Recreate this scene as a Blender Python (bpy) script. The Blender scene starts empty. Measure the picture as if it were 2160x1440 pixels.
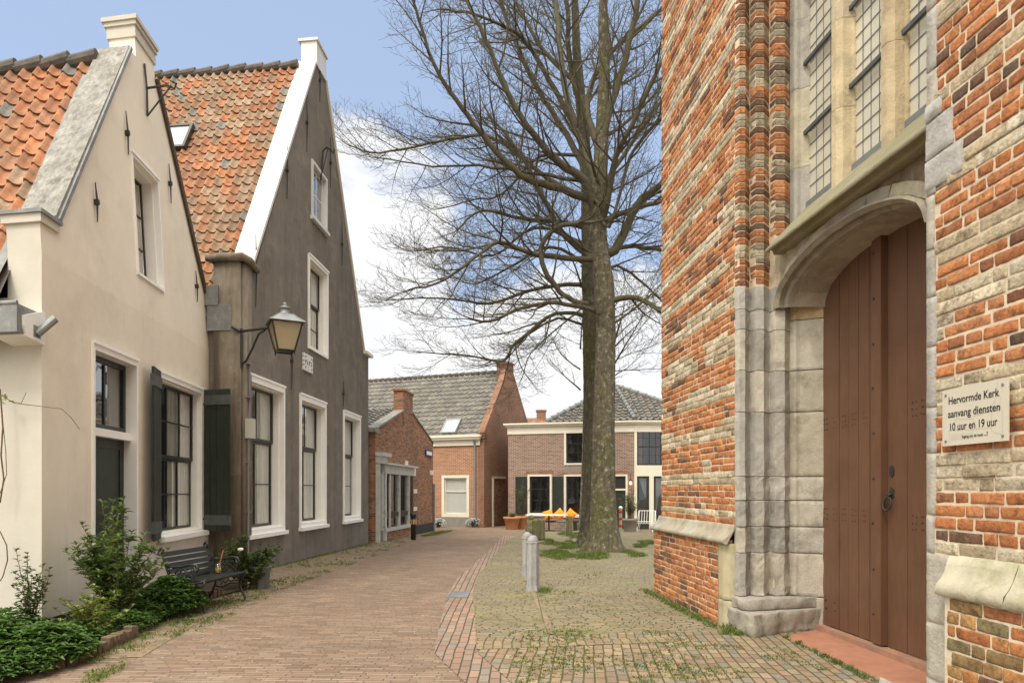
import bpy, bmesh, math, random
from math import sin, cos, tan, pi, radians, atan2, sqrt, hypot
from mathutils import Vector, Matrix, noise
R = random.Random(11)
rnd = R.uniform
FPX, CX, HY, EYE = 1440.0, 1080.0, 1034.0, 1.5
scene = bpy.context.scene
COL = scene.collection

def g(Y):                                   # the lane falls gently towards the far houses
    return 0.0 if Y < 12 else -0.25*min(1.0, (Y-12)/20.0)
def gp(px, py):                             # a point of the ground
    Y = FPX*EYE/(py-HY)
    for _ in range(6): Y = FPX*(EYE-g(Y))/(py-HY)
    return (px-CX)/FPX*Y, Y

# ---------------------------------------------------------------- mesh builder
class MB:
    def __init__(s, warp=None):
        s.v = []; s.f = []; s.c = []; s.m = []; s.sm = []
        s.col = (1, 1, 1); s.mi = 0; s.smooth = False; s.warp = warp
    def vert(s, p):
        s.v.append(p); return len(s.v)-1
    def face(s, idx):
        s.f.append(tuple(idx)); s.c.append(s.col); s.m.append(s.mi); s.sm.append(s.smooth)
    def poly(s, pts):
        n = len(s.v); s.v.extend(pts); s.face(range(n, n+len(pts)))
    def box(s, x0, x1, y0, y1, z0, z1):
        if x0 > x1: x0, x1 = x1, x0
        if y0 > y1: y0, y1 = y1, y0
        if z0 > z1: z0, z1 = z1, z0
        n = len(s.v)
        s.v += [(x0,y0,z0),(x1,y0,z0),(x1,y1,z0),(x0,y1,z0),(x0,y0,z1),(x1,y0,z1),(x1,y1,z1),(x0,y1,z1)]
        for q in ((0,1,5,4),(1,2,6,5),(2,3,7,6),(3,0,4,7),(4,5,6,7),(3,2,1,0)): s.face([n+i for i in q])
    def obox(s, c, ax, ay, az):             # oriented box: centre and three half vectors
        c = Vector(c); ax = Vector(ax); ay = Vector(ay); az = Vector(az); n = len(s.v)
        for sz in (-1, 1):
            for sx, sy in ((-1,-1),(1,-1),(1,1),(-1,1)): s.v.append(tuple(c+ax*sx+ay*sy+az*sz))
        for q in ((0,1,5,4),(1,2,6,5),(2,3,7,6),(3,0,4,7),(4,5,6,7),(3,2,1,0)): s.face([n+i for i in q])
    def beam(s, a, b, w, h, up=(0,0,1)):
        a = Vector(a); b = Vector(b); d = b-a; L = d.length; d.normalize()
        sd = d.cross(Vector(up))
        if sd.length < 1e-4: sd = d.cross(Vector((0,1,0)))
        sd.normalize(); u = sd.cross(d)
        s.obox((a+b)/2, d*L/2, sd*w/2, u*h/2)
    def prism(s, poly, y0, y1, axis='y'):   # polygon in (x,z) extruded along y (or in (y,z) along x, or (x,y) along z)
        def P(a, b, t):
            return (a, t, b) if axis == 'y' else ((t, a, b) if axis == 'x' else (a, b, t))
        n = len(poly); k = len(s.v)
        s.v += [P(a, b, y0) for a, b in poly] + [P(a, b, y1) for a, b in poly]
        s.face(range(k, k+n)); s.face(range(k+2*n-1, k+n-1, -1))
        for i in range(n): s.face((k+i, k+n+i, k+n+(i+1) % n, k+(i+1) % n))
    def tube(s, pts, r, n=6, cap=True):
        pts = [Vector(p) for p in pts]; m = len(pts)
        if not isinstance(r, (list, tuple)): r = [r]*m
        k = len(s.v); ref = None
        for i, p in enumerate(pts):
            d = (pts[min(i+1, m-1)]-pts[max(i-1, 0)])
            if d.length < 1e-9: d = Vector((0, 0, 1))
            d.normalize()
            if ref is None:
                ref = d.cross(Vector((0.31, 0.17, 0.93)))
                if ref.length < 0.1: ref = d.cross(Vector((1, 0, 0)))
            ref = ref-d*ref.dot(d); ref.normalize(); b = d.cross(ref)
            for j in range(n):
                a = 2*pi*j/n; q = p+(ref*cos(a)+b*sin(a))*r[i]; s.v.append((q.x, q.y, q.z))
        for i in range(m-1):
            for j in range(n):
                s.face((k+i*n+j, k+i*n+(j+1) % n, k+(i+1)*n+(j+1) % n, k+(i+1)*n+j))
        if cap:
            s.face(range(k+n-1, k-1, -1)); s.face(range(k+(m-1)*n, k+m*n))
    def lathe(s, prof, n=16, c=(0,0,0), sq=None):
        k = len(s.v); m = len(prof)
        for r_, z in prof:
            for j in range(n):
                a = 2*pi*(j+.5)/n; s.v.append((c[0]+r_*cos(a), c[1]+r_*sin(a), c[2]+z))
        for i in range(m-1):
            for j in range(n):
                s.face((k+i*n+j, k+i*n+(j+1) % n, k+(i+1)*n+(j+1) % n, k+(i+1)*n+j))
        s.face(range(k+n-1, k-1, -1)); s.face(range(k+(m-1)*n, k+m*n))
    def build(s, name, mats, parent=None, **kw):
        me = bpy.data.meshes.new(name)
        vs = [s.warp(*p) for p in s.v] if s.warp else s.v
        me.from_pydata(vs, [], s.f)
        if not isinstance(mats, (list, tuple)): mats = [mats]
        for m in mats: me.materials.append(m)
        me.polygons.foreach_set('material_index', s.m)
        me.polygons.foreach_set('use_smooth', s.sm)
        ca = me.color_attributes.new('Col', 'FLOAT_COLOR', 'CORNER'); buf = []
        uv = me.uv_layers.new(name='UVMap'); ub = []
        V = me.vertices
        for p, c in zip(me.polygons, s.c):
            nrm = p.normal; ax, ay, az = abs(nrm.x), abs(nrm.y), abs(nrm.z)
            for vi in p.vertices:
                buf += (c[0], c[1], c[2], 1.0); q = V[vi].co
                if az > .75: ub += (q.x, q.y)
                elif ax > ay: ub += (q.y, q.z)
                else: ub += (q.x, q.z)
        ca.data.foreach_set('color', buf); uv.data.foreach_set('uv', ub)
        me.update()
        o = bpy.data.objects.new(name, me); COL.objects.link(o)
        if parent is not None: o.parent = parent
        for k_, v_ in kw.items(): o[k_] = v_
        return o

def thing(name, label, cat, loc=(0,0,0), rz=0.0, group=None):
    o = bpy.data.objects.new(name, None); COL.objects.link(o)
    o.location = loc; o.rotation_euler = (0, 0, rz); o.empty_display_size = .2
    o['label'] = label; o['category'] = cat
    if group: o['group'] = group
    return o
def tag(o, label, cat, group=None):
    o['label'] = label; o['category'] = cat
    if group: o['group'] = group
    return o
def dup(root, loc, rz, label, group=None):
    r = root.copy(); COL.objects.link(r); r.location = loc; r.rotation_euler = (0, 0, rz); r['label'] = label
    if group: r['group'] = group
    for ch in list(root.children):
        c = ch.copy(); COL.objects.link(c); c.parent = r
        for q in list(ch.children):
            d = q.copy(); COL.objects.link(d); d.parent = c
    return r

class Frame:                                # a facade: x along it as seen from the street, y into the building, z up
    def __init__(s, X, Y, dx, dy):
        n = hypot(dx, dy); s.o = (X, Y); s.a = (dx/n, dy/n); s.n = (-dy/n, dx/n); s.rz = atan2(dy, dx)
    def un(s, px, py, d=0.0, lean=None):
        k = (px-CX)/FPX; y = d; z = 0
        for _ in range(1 if lean is None else 8):
            Y = (y+s.o[0]*s.n[0]+s.o[1]*s.n[1])/(k*s.n[0]+s.n[1])
            z = EYE+(HY-py)/FPX*Y
            if lean: y = d+lean(z)
        X = k*Y
        return (X-s.o[0])*s.a[0]+(Y-s.o[1])*s.a[1], z
    def world(s, x, y, z=0):
        return (s.o[0]+s.a[0]*x+s.n[0]*y, s.o[1]+s.a[1]*x+s.n[1]*y, z)

# ---------------------------------------------------------------- materials
class NT:
    def __init__(s, name):
        s.mat = bpy.data.materials.new(name); s.mat.use_nodes = True
        s.t = s.mat.node_tree; s.t.nodes.clear()
        s.out = s.n('ShaderNodeOutputMaterial')
    def n(s, typ, **kw):
        nd = s.t.nodes.new(typ)
        for k, v in kw.items(): setattr(nd, k, v)
        return nd
    def l(s, a, b): s.t.links.new(a, b)
    def math(s, op, a, b=None, clamp=False):
        nd = s.n('ShaderNodeMath', operation=op); nd.use_clamp = clamp
        for i, x in enumerate((a, b)):
            if x is None: continue
            if isinstance(x, (int, float)): nd.inputs[i].default_value = x
            else: s.l(x, nd.inputs[i])
        return nd.outputs[0]
    def mix(s, fac, a, b, mode='MIX'):
        nd = s.n('ShaderNodeMix', data_type='RGBA', blend_type=mode)
        for i, x in ((0, fac), (6, a), (7, b)):
            if isinstance(x, (int, float)): nd.inputs[i].default_value = x
            elif isinstance(x, (tuple, list)): nd.inputs[i].default_value = tuple(x)+((1,) if len(x) == 3 else ())
            else: s.l(x, nd.inputs[i])
        return nd.outputs[2]
    def noise(s, vec, scale, detail=4, rough=.6, sc=(1,1,1), off=(0,0,0), dist=0):
        if sc != (1,1,1) or off != (0,0,0):
            mp = s.n('ShaderNodeMapping'); mp.inputs['Scale'].default_value = sc; mp.inputs['Location'].default_value = off
            s.l(vec, mp.inputs['Vector']); vec = mp.outputs[0]
        nd = s.n('ShaderNodeTexNoise'); nd.inputs['Scale'].default_value = scale
        nd.inputs['Detail'].default_value = detail; nd.inputs['Roughness'].default_value = rough
        nd.inputs['Distortion'].default_value = dist
        s.l(vec, nd.inputs['Vector']); return nd.outputs[0]
    def ramp(s, fac, stops, interp='LINEAR'):
        nd = s.n('ShaderNodeValToRGB'); nd.color_ramp.interpolation = interp
        e = nd.color_ramp.elements
        while len(e) < len(stops): e.new(.5)
        for i, (p, c) in enumerate(stops):
            e[i].position = p; e[i].color = tuple(c)+((1,) if len(c) == 3 else ())
        s.l(fac, nd.inputs[0]); return nd.outputs[0]
    def rng(s, x, a, b, c=0., d=1.):
        nd = s.n('ShaderNodeMapRange'); s.l(x, nd.inputs[0])
        for i, v in zip((1,2,3,4), (a,b,c,d)): nd.inputs[i].default_value = v
        return nd.outputs[0]

def mat(name, base=(.5,.5,.5), rough=.85, var=.12, vs=6., bump=.15, bs=60., bd=.01, attr=False, metal=0., spec=.35,
        brick=None, stains=(), streak=None, grain=None, emit=None):
    t = NT(name); tc = t.n('ShaderNodeTexCoord'); OB = tc.outputs['Object']; UV = tc.outputs['UV']
    heights = []
    if brick:
        b = brick
        mp = t.n('ShaderNodeMapping'); mp.inputs['Rotation'].default_value = (0, 0, b.get('rot', 0))
        t.l(UV, mp.inputs['Vector']); v = mp.outputs[0]
        if b.get('wob', 0):
            nn = t.n('ShaderNodeTexNoise'); nn.inputs['Scale'].default_value = b.get('wobs', 1.5); nn.inputs['Detail'].default_value = 2
            t.l(v, nn.inputs['Vector'])
            sb = t.n('ShaderNodeVectorMath', operation='SUBTRACT'); t.l(nn.outputs['Color'], sb.inputs[0]); sb.inputs[1].default_value = (.5,.5,.5)
            ml = t.n('ShaderNodeVectorMath', operation='SCALE'); t.l(sb.outputs[0], ml.inputs[0]); ml.inputs[3].default_value = b['wob']
            ad = t.n('ShaderNodeVectorMath', operation='ADD'); t.l(v, ad.inputs[0]); t.l(ml.outputs[0], ad.inputs[1]); v = ad.outputs[0]
        if b.get('jit'):                     # every course starts at its own place
            sp = t.n('ShaderNodeSeparateXYZ'); t.l(v, sp.inputs[0])
            wn = t.n('ShaderNodeTexWhiteNoise', noise_dimensions='1D'); t.l(t.math('FLOOR', t.math('DIVIDE', sp.outputs[1], b['h'])), wn.inputs['W'])
            cbx = t.n('ShaderNodeCombineXYZ'); t.l(t.math('ADD', sp.outputs[0], t.math('MULTIPLY', wn.outputs['Value'], b['w']*b['jit'])), cbx.inputs[0]); t.l(sp.outputs[1], cbx.inputs[1]); v = cbx.outputs[0]
        br = t.n('ShaderNodeTexBrick'); t.l(v, br.inputs['Vector'])
        br.offset = .5; br.inputs['Scale'].default_value = 1
        br.inputs['Color1'].default_value = (0,0,0,1); br.inputs['Color2'].default_value = (1,1,1,1); br.inputs['Mortar'].default_value = (.5,.5,.5,1)
        br.inputs['Mortar Size'].default_value = b['m']; br.inputs['Mortar Smooth'].default_value = .3
        br.inputs['Brick Width'].default_value = b['w']; br.inputs['Row Height'].default_value = b['h']
        n_ = len(b['ramp']); c = t.ramp(br.outputs['Color'], [((i+.5)/n_, q) for i, q in enumerate(b['ramp'])])
        mcol = b['mc']
        if 'moss' in b:
            mm = t.rng(t.noise(OB, b.get('mosss', .8), 5, .7), .42, .62)
            mcol = t.mix(mm, b['mc'], b['moss'])
            c = t.mix(t.math('MULTIPLY', t.rng(t.noise(OB, 9, 5, .75), .45, .75), t.math('MULTIPLY', mm, b.get('mossb', .5))), c, b['moss'])
        c = t.mix(br.outputs['Fac'], c, mcol)
        heights.append((t.math('SUBTRACT', 1, br.outputs['Fac']), b.get('bump', .6), b.get('bd', .008)))
    elif attr:
        at = t.n('ShaderNodeAttribute', attribute_name='Col'); c = at.outputs['Color']
    else:
        rg = t.n('ShaderNodeRGB'); rg.outputs[0].default_value = tuple(base)+(1,); c = rg.outputs[0]
    if var:
        f = t.rng(t.noise(OB, vs, 6, .65), .28, .72, 1-var, 1+var)
        cb = t.n('ShaderNodeCombineColor'); [t.l(f, cb.inputs[i]) for i in range(3)]
        c = t.mix(1.0, c, cb.outputs[0], 'MULTIPLY')
    if streak:
        col_, lo, hi, amt = streak
        f = t.math('MULTIPLY', t.rng(t.noise(OB, 1.0, 6, .7, sc=(3.5, 3.5, .35)), lo, hi), amt)
        c = t.mix(f, c, col_)
    for (col_, sc_, lo, hi, amt) in stains:
        f = t.math('MULTIPLY', t.rng(t.noise(OB, sc_, 7, .72, off=(sc_*1.7, 3.1, .7)), lo, hi), amt)
        c = t.mix(f, c, col_)
    if grain:
        f = t.rng(t.noise(OB, 1, 5, .7, sc=grain[0]), .35, .65, 1-grain[1], 1+grain[1])
        cb = t.n('ShaderNodeCombineColor'); [t.l(f, cb.inputs[i]) for i in range(3)]
        c = t.mix(1.0, c, cb.outputs[0], 'MULTIPLY')
    p = t.n('ShaderNodeBsdfPrincipled'); t.l(c, p.inputs['Base Color'])
    p.inputs['Roughness'].default_value = rough; p.inputs['Metallic'].default_value = metal
    p.inputs['Specular IOR Level'].default_value = spec
    if emit: p.inputs['Emission Color'].default_value = tuple(emit[0])+(1,); p.inputs['Emission Strength'].default_value = emit[1]
    if bump: heights.append((t.noise(OB, bs, 5, .7), bump, bd))
    nrm = None
    for h, st, ds in heights:
        bp = t.n('ShaderNodeBump'); bp.inputs['Strength'].default_value = st; bp.inputs['Distance'].default_value = ds
        t.l(h, bp.inputs['Height'])
        if nrm: t.l(nrm, bp.inputs['Normal'])
        nrm = bp.outputs[0]
    if nrm: t.l(nrm, p.inputs['Normal'])
    t.l(p.outputs[0], t.out.inputs[0]); return t.mat

def glass(name, tint=(.92,.94,.91), refl=.15):
    t = NT(name)
    tr = t.n('ShaderNodeBsdfTransparent'); tr.inputs[0].default_value = tuple(tint)+(1,)
    gl = t.n('ShaderNodeBsdfGlossy'); gl.inputs['Roughness'].default_value = .02; gl.inputs[0].default_value = (.95,.97,1,1)
    fr = t.n('ShaderNodeFresnel'); ge = t.n('ShaderNodeNewGeometry'); t.l(t.rng(ge.outputs['Backfacing'], 0, 1, 1.5, .6667), fr.inputs[0])
    tc = t.n('ShaderNodeTexCoord')
    bp = t.n('ShaderNodeBump'); bp.inputs['Strength'].default_value = .25; bp.inputs['Distance'].default_value = .01
    t.l(t.noise(tc.outputs['Object'], 2.2, 2, .5), bp.inputs['Height']); t.l(bp.outputs[0], gl.inputs['Normal'])
    f = t.math('ADD', t.math('MULTIPLY', fr.outputs[0], 1.5), refl, clamp=True)
    mx = t.n('ShaderNodeMixShader'); t.l(f, mx.inputs[0]); t.l(tr.outputs[0], mx.inputs[1]); t.l(gl.outputs[0], mx.inputs[2])
    t.l(mx.outputs[0], t.out.inputs[0]); return t.mat

def leafmat(name):
    t = NT(name); at = t.n('ShaderNodeAttribute', attribute_name='Col')
    p = t.n('ShaderNodeBsdfPrincipled'); p.inputs['Roughness'].default_value = .5; p.inputs['Specular IOR Level'].default_value = .3
    t.l(at.outputs['Color'], p.inputs['Base Color'])
    tl = t.n('ShaderNodeBsdfTranslucent'); t.l(t.mix(1., at.outputs['Color'], (1.2, 1.3, .6), 'MULTIPLY'), tl.inputs[0])
    mx = t.n('ShaderNodeMixShader'); mx.inputs[0].default_value = .3
    t.l(p.outputs[0], mx.inputs[1]); t.l(tl.outputs[0], mx.inputs[2]); t.l(mx.outputs[0], t.out.inputs[0]); return t.mat

M = {}
M['cream'] = mat('cream_render', (.79,.725,.61), .9, var=.06, vs=1.3, bump=.25, bs=35, bd=.006, streak=((.40,.33,.26), .55, .85, .25), stains=(((.52,.45,.36), .8, .52, .75, .4), ((.50,.47,.38), 2.5, .60, .72, .3), ((.40,.35,.28), 14, .68, .74, .35)))
M['cream_light'] = mat('pale_render', (.54,.515,.445), .9, var=.06, vs=2, bump=.3, bs=30, bd=.008, stains=(((.45,.40,.30), 1.5, .55, .8, .4),))
M['stucco'] = mat('grey_brown_stucco', (.19,.167,.14), .92, var=.2, vs=1.6, bump=.45, bs=45, bd=.008, streak=((.072,.062,.05), .46, .72, .45),
                  stains=(((.31,.27,.22), 1.6, .52, .70, .55), ((.09,.078,.064), 4, .58, .72, .6), ((.36,.32,.26), 11, .66, .74, .4)))
M['battenpaint'] = mat('faded_dark_paint', (.085,.092,.085), .6, var=.3, vs=9, bump=.2)
M['pilaster'] = mat('worn_brown_stucco', (.225,.19,.145), .93, var=.22, vs=3, bump=.6, bs=40, bd=.01, streak=((.08,.065,.05), .45, .62, .7), stains=(((.36,.31,.23), 5, .55, .7, .5),))
M['white'] = mat('white_paint', (.88,.865,.82), .45, var=.04, vs=3, bump=.05, bs=30, streak=((.6,.57,.5), .62, .9, .3))
M['whitetrim'] = mat('white_board', (.66,.655,.63), .4, var=.03, vs=3, bump=.04, bs=20)
M['oldwhite'] = mat('weathered_white_board', (.27,.262,.24), .85, var=.3, vs=5, bump=.5, bs=40, stains=(((.13,.12,.10), 6, .52, .64, .8), ((.15,.14,.11), 1.1, .5, .66, .55), ((.42,.41,.38), 3, .58, .70, .5)), grain=((22, 22, 4), .25))
M['cream_paint'] = mat('cream_paint', (.74,.70,.58), .5, var=.05, vs=3, bump=.05)
M['black'] = mat('black_green_paint', (.024,.026,.022), .38, var=.2, vs=8, bump=.08, bs=50, spec=.5)
M['darkgreen'] = mat('dark_green_paint', (.028,.036,.027), .45, var=.25, vs=6, bump=.15, bs=60, spec=.35, grain=((40, 40, 2), .15))
M['iron'] = mat('wrought_iron', (.035,.035,.033), .6, var=.3, vs=20, bump=.3, bs=60, stains=(((.10,.05,.03), 9, .55, .75, .4),))
M['lead'] = mat('lead_sheet', (.20,.21,.21), .55, var=.25, vs=5, bump=.4, bs=18, bd=.01, stains=(((.45,.45,.42), 6, .52, .72, .6),))
M['zinc'] = mat('zinc', (.25,.27,.28), .45, var=.2, vs=5, metal=.4, bump=.1)
M['browncap'] = mat('brown_coping', (.075,.055,.038), .7, var=.3, vs=6, bump=.3)
M['tile'] = mat('clay_pantile', rough=.86, attr=True, var=.30, vs=9, bump=.5, bs=70, bd=.006, stains=(((.10,.08,.055), 7, .48, .70, .7), ((.32,.28,.17), 15, .58, .70, .6), ((.13,.11,.08), .9, .48, .70, .6), ((.20,.20,.09), 2.2, .60, .74, .5)))
M['gtile'] = mat('grey_pantile', rough=.7, attr=True, var=.22, vs=5, bump=.3, bs=30, stains=(((.05,.05,.045), 2, .5, .75, .5),))
M['ridge'] = mat('old_ridge_mortar', (.115,.105,.092), .9, var=.4, vs=8, bump=.7, bs=30, bd=.02)
M['chbrick'] = mat('church_brick', rough=.95, attr=True, var=.34, vs=30, bump=1.0, bs=55, bd=.022, stains=(((.07,.04,.025), 13, .50, .66, .62), ((.46,.36,.24), 28, .60, .72, .5), ((.10,.08,.06), 1.3, .55, .75, .3)), spec=.15)
M['chbrick2'] = mat('church_brick_body', rough=.93, var=.2, vs=4, bump=.4, brick=dict(w=.27, h=.078, m=.009, mc=(.36,.31,.24), bump=.8,
                    ramp=[(.10,.06,.04),(.42,.16,.07),(.30,.11,.05),(.5,.2,.08),(.34,.28,.2)]))
M['mortar'] = mat('lime_mortar', (.70,.60,.44), .95, var=.18, vs=12, bump=.8, bs=90, bd=.008)
M['stone'] = mat('weathered_stone', rough=.92, attr=True, var=.24, vs=6, bump=.85, bs=42, bd=.016, stains=(((.14,.125,.10), 3.0, .55, .70, .55), ((.50,.46,.37), 7, .56, .72, .45)))
M['moststone'] = mat('mossy_plinth_stone', rough=.92, attr=True, var=.15, vs=5, bump=.6, bs=40, bd=.012, stains=(((.20,.21,.07), 2.2, .46, .66, .7), ((.12,.10,.07), 12, .64, .72, .6)))
M['thresholdstone'] = mat('worn_threshold_stone', (.36,.20,.13), .85, var=.2, vs=5, bump=.5, bs=30, stains=(((.20,.15,.11), 3, .5, .65, .7),))
M['sandred'] = mat('red_sandstone', (.40,.185,.115), .85, var=.18, vs=5, bump=.4, bs=40, stains=(((.22,.12,.08), 3, .55, .7, .5),))
M['door'] = mat('brown_door_paint', (.138,.070,.040), .42, var=.13, vs=3, bump=.22, bs=30, bd=.004, spec=.45, grain=((60, 60, 2.5), .14), streak=((.14,.07,.042), .5, .8, .45), stains=(((.25,.18,.12), 42, .735, .76, .8),))
M['leadglass'] = mat('frosted_leaded_glass', (.60,.58,.47), .35, var=.12, vs=3, bump=.12, bs=7, bd=.01, spec=.6)
M['came'] = mat('lead_came', (.19,.20,.20), .5, var=.2, bump=.1)
M['glass'] = glass('window_glass')
M['glassdark'] = glass('far_window_glass', (.55,.58,.56), .05)
M['skypane'] = mat('skylight_glass', (.42,.46,.50), .12, var=.1, bump=0, spec=.6)
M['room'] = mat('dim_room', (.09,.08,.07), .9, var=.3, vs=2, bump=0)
M['curtain'] = mat('white_net_curtain', (.56,.545,.49), .9, var=.1, vs=4, bump=0, grain=((30, 30, .4), .25))
M['blind'] = mat('pale_blind', (.80,.80,.80), .7, var=.04, bump=0)
M['bark'] = mat('lime_tree_bark', (.125,.108,.070), .95, var=.35, vs=5, bump=1.0, bs=16, bd=.05, grain=((14, 14, 5), .35),
                stains=(((.115,.115,.028), 1.0, .48, .66, .75), ((.34,.33,.27), 8, .54, .64, .8), ((.04,.035,.025), 4, .56, .68, .6)))
M['bark2'] = mat('darker_lime_bark', (.085,.075,.050), .95, var=.35, vs=5, bump=1.0, bs=16, bd=.05, grain=((14, 14, 5), .35), stains=(((.09,.09,.022), 1.0, .48, .66, .75), ((.24,.23,.18), 8, .56, .66, .7)))
M['twig'] = mat('twig_bark', (.092,.078,.050), .9, var=.3, vs=3, bump=0, stains=(((.12,.115,.04), .7, .5, .7, .6),))
M['leaf'] = leafmat('leaf')
M['benchpaint'] = mat('bench_black_green', (.020,.025,.020), .5, var=.3, vs=12, bump=.2, bs=50, spec=.35)
M['stem'] = mat('plant_stem', (.13,.09,.05), .8, var=.3, bump=0)
M['terracotta'] = mat('terracotta', (.50,.23,.11), .8, var=.12, vs=6, bump=.15)
M['bollard'] = mat('pale_stone_bollard', (.33,.33,.325), .85, var=.2, vs=7, bump=.5, bs=50, stains=(((.20,.20,.19), 12, .56, .70, .6),), grain=((25, 25, 3), .2))
M['mosswood'] = mat('mossy_oak_post', (.17,.15,.09), .9, var=.25, vs=5, bump=.6, bs=30, grain=((30, 30, 3), .35), stains=(((.13,.145,.03), 3, .45, .62, .7),))
M['steel'] = mat('grey_metal', (.22,.22,.22), .65, var=.15, metal=.1, bump=.1)
M['redwhite_r'] = mat('red_band', (.55,.03,.02), .5, var=.1, bump=0)
M['orange'] = mat('orange_cloth', (.85,.30,.025), .8, var=.1, vs=8, bump=.2)
M['soil'] = mat('dark_soil', (.05,.038,.026), .95, var=.3, vs=9, bump=.8, bs=30)
M['tar'] = mat('tarred_base', (.04,.042,.045), .7, var=.2, bump=.2)
M['darkstone'] = mat('grey_base_render', (.26,.235,.20), .9, var=.15, vs=3, bump=.3)
M['brG'] = mat('brown_brick', rough=.9, var=.18, vs=1.5, bump=0, brick=dict(w=.21, h=.062, m=.008, mc=(.24,.20,.16), bump=.5, ramp=[(.15,.085,.055),(.36,.15,.07),(.26,.12,.065),(.42,.19,.09)]),
                stains=(((.46,.42,.36), 1.0, .60, .72, .6), ((.10,.08,.06), .6, .5, .7, .45)))
M['brM'] = mat('orange_brick', rough=.9, var=.1, vs=1.5, bump=0, brick=dict(w=.21, h=.066, m=.010, mc=(.50,.40,.29), bump=.4, ramp=[(.30,.12,.06),(.42,.18,.09),(.36,.15,.075)]))
M['brMg'] = mat('red_brown_brick', rough=.9, var=.2, vs=.8, bump=0, brick=dict(w=.21, h=.066, m=.008, mc=(.26,.20,.15), bump=.4, ramp=[(.20,.095,.055),(.27,.125,.07),(.235,.105,.06)]),
                stains=(((.12,.09,.07), .5, .5, .7, .5),))
M['brR'] = mat('mauve_brick', rough=.9, var=.12, vs=1, bump=0, brick=dict(w=.21, h=.062, m=.010, mc=(.44,.38,.31), bump=.4, ramp=[(.15,.085,.068),(.24,.13,.095),(.30,.165,.12),(.19,.115,.09)]))
road_r = [(.195,.133,.093),(.27,.183,.128),(.235,.166,.125),(.325,.228,.165),(.215,.158,.122)]
M['road'] = mat('red_clinker_paving', rough=.88, var=.13, vs=.7, bump=.35, bs=50, bd=.004, brick=dict(w=.205, h=.054, m=.0055, mc=(.10,.08,.055), bump=.8, bd=.008, ramp=road_r, wob=.06, wobs=1.2, jit=.5, moss=(.13,.115,.06), mossb=.15, rot=.04),
                stains=(((.38,.31,.24), 1.2, .55, .75, .35), ((.13,.095,.07), 2.6, .58, .75, .35), ((.60,.57,.50), 38, .76, .78, .8)))
M['gutter'] = mat('gutter_clinker', rough=.88, var=.12, vs=.9, bump=.35, bs=50, bd=.004, brick=dict(w=.205, h=.088, m=.007, mc=(.075,.07,.035), bump=.9, bd=.01, ramp=[(.26,.18,.14),(.33,.21,.155),(.25,.22,.19),(.36,.24,.17)], wob=.04, wobs=1.5, jit=.6, rot=radians(90)),
                  stains=(((.14,.14,.05), 2, .58, .72, .4),))
pav_r = [(.28,.225,.145),(.35,.27,.175),(.29,.25,.185),(.39,.31,.21),(.25,.22,.165)]
M['pave'] = mat('mossy_yellow_clinker', rough=.9, var=.16, vs=1.1, bump=.4, bs=45, bd=.005, brick=dict(w=.20, h=.060, m=.0115, mc=(.085,.078,.036), bump=1., bd=.01, ramp=pav_r, wob=.10, wobs=1.7, jit=1., moss=(.14,.155,.045), mossb=.75, rot=-.05),
                stains=(((.14,.15,.05), 1.3, .55, .75, .4), ((.40,.34,.24), 3, .6, .75, .35), ((.62,.58,.5), 38, .76, .78, .8)))
M['pave2'] = mat('near_pavement_clinker', rough=.88, var=.16, vs=2, bump=.5, bs=60, bd=.004, brick=dict(w=.165, h=.088, m=.0075, mc=(.09,.08,.04), bump=1., bd=.016, ramp=[(.27,.19,.125),(.33,.23,.15),(.21,.195,.165),(.37,.28,.18),(.24,.17,.12)], wob=.05, wobs=1.6, jit=1., moss=(.10,.12,.035), mossb=.45, mosss=1.6, rot=radians(96)),
                 stains=(((.40,.35,.26), 4, .6, .75, .3), ((.62,.58,.5), 42, .745, .77, .8)))
M['edge'] = mat('paving_edge_row', rough=.88, var=.15, vs=2, bump=.3, brick=dict(w=.2, h=.09, m=.008, mc=(.10,.11,.04), ramp=[(.25,.19,.13),(.33,.24,.16)], rot=radians(90), moss=(.12,.15,.04)))
M['strip'] = mat('mossy_side_paving', rough=.9, var=.15, vs=1, bump=.35, bs=50, bd=.004, brick=dict(w=.205, h=.056, m=.007, mc=(.11,.10,.05), bump=.8, bd=.009, ramp=[(.23,.16,.11),(.29,.20,.145),(.25,.19,.14),(.32,.24,.17)], wob=.12, wobs=1.6, jit=.6, moss=(.12,.14,.04), mossb=.55, rot=.1),
                stains=(((.14,.13,.06), 1.4, .5, .72, .45), ((.40,.34,.24), 3, .6, .75, .3)))
M['soilground'] = mat('far_ground', (.22,.18,.13), .95, var=.2, vs=.5, bump=.3, bs=8)
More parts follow.
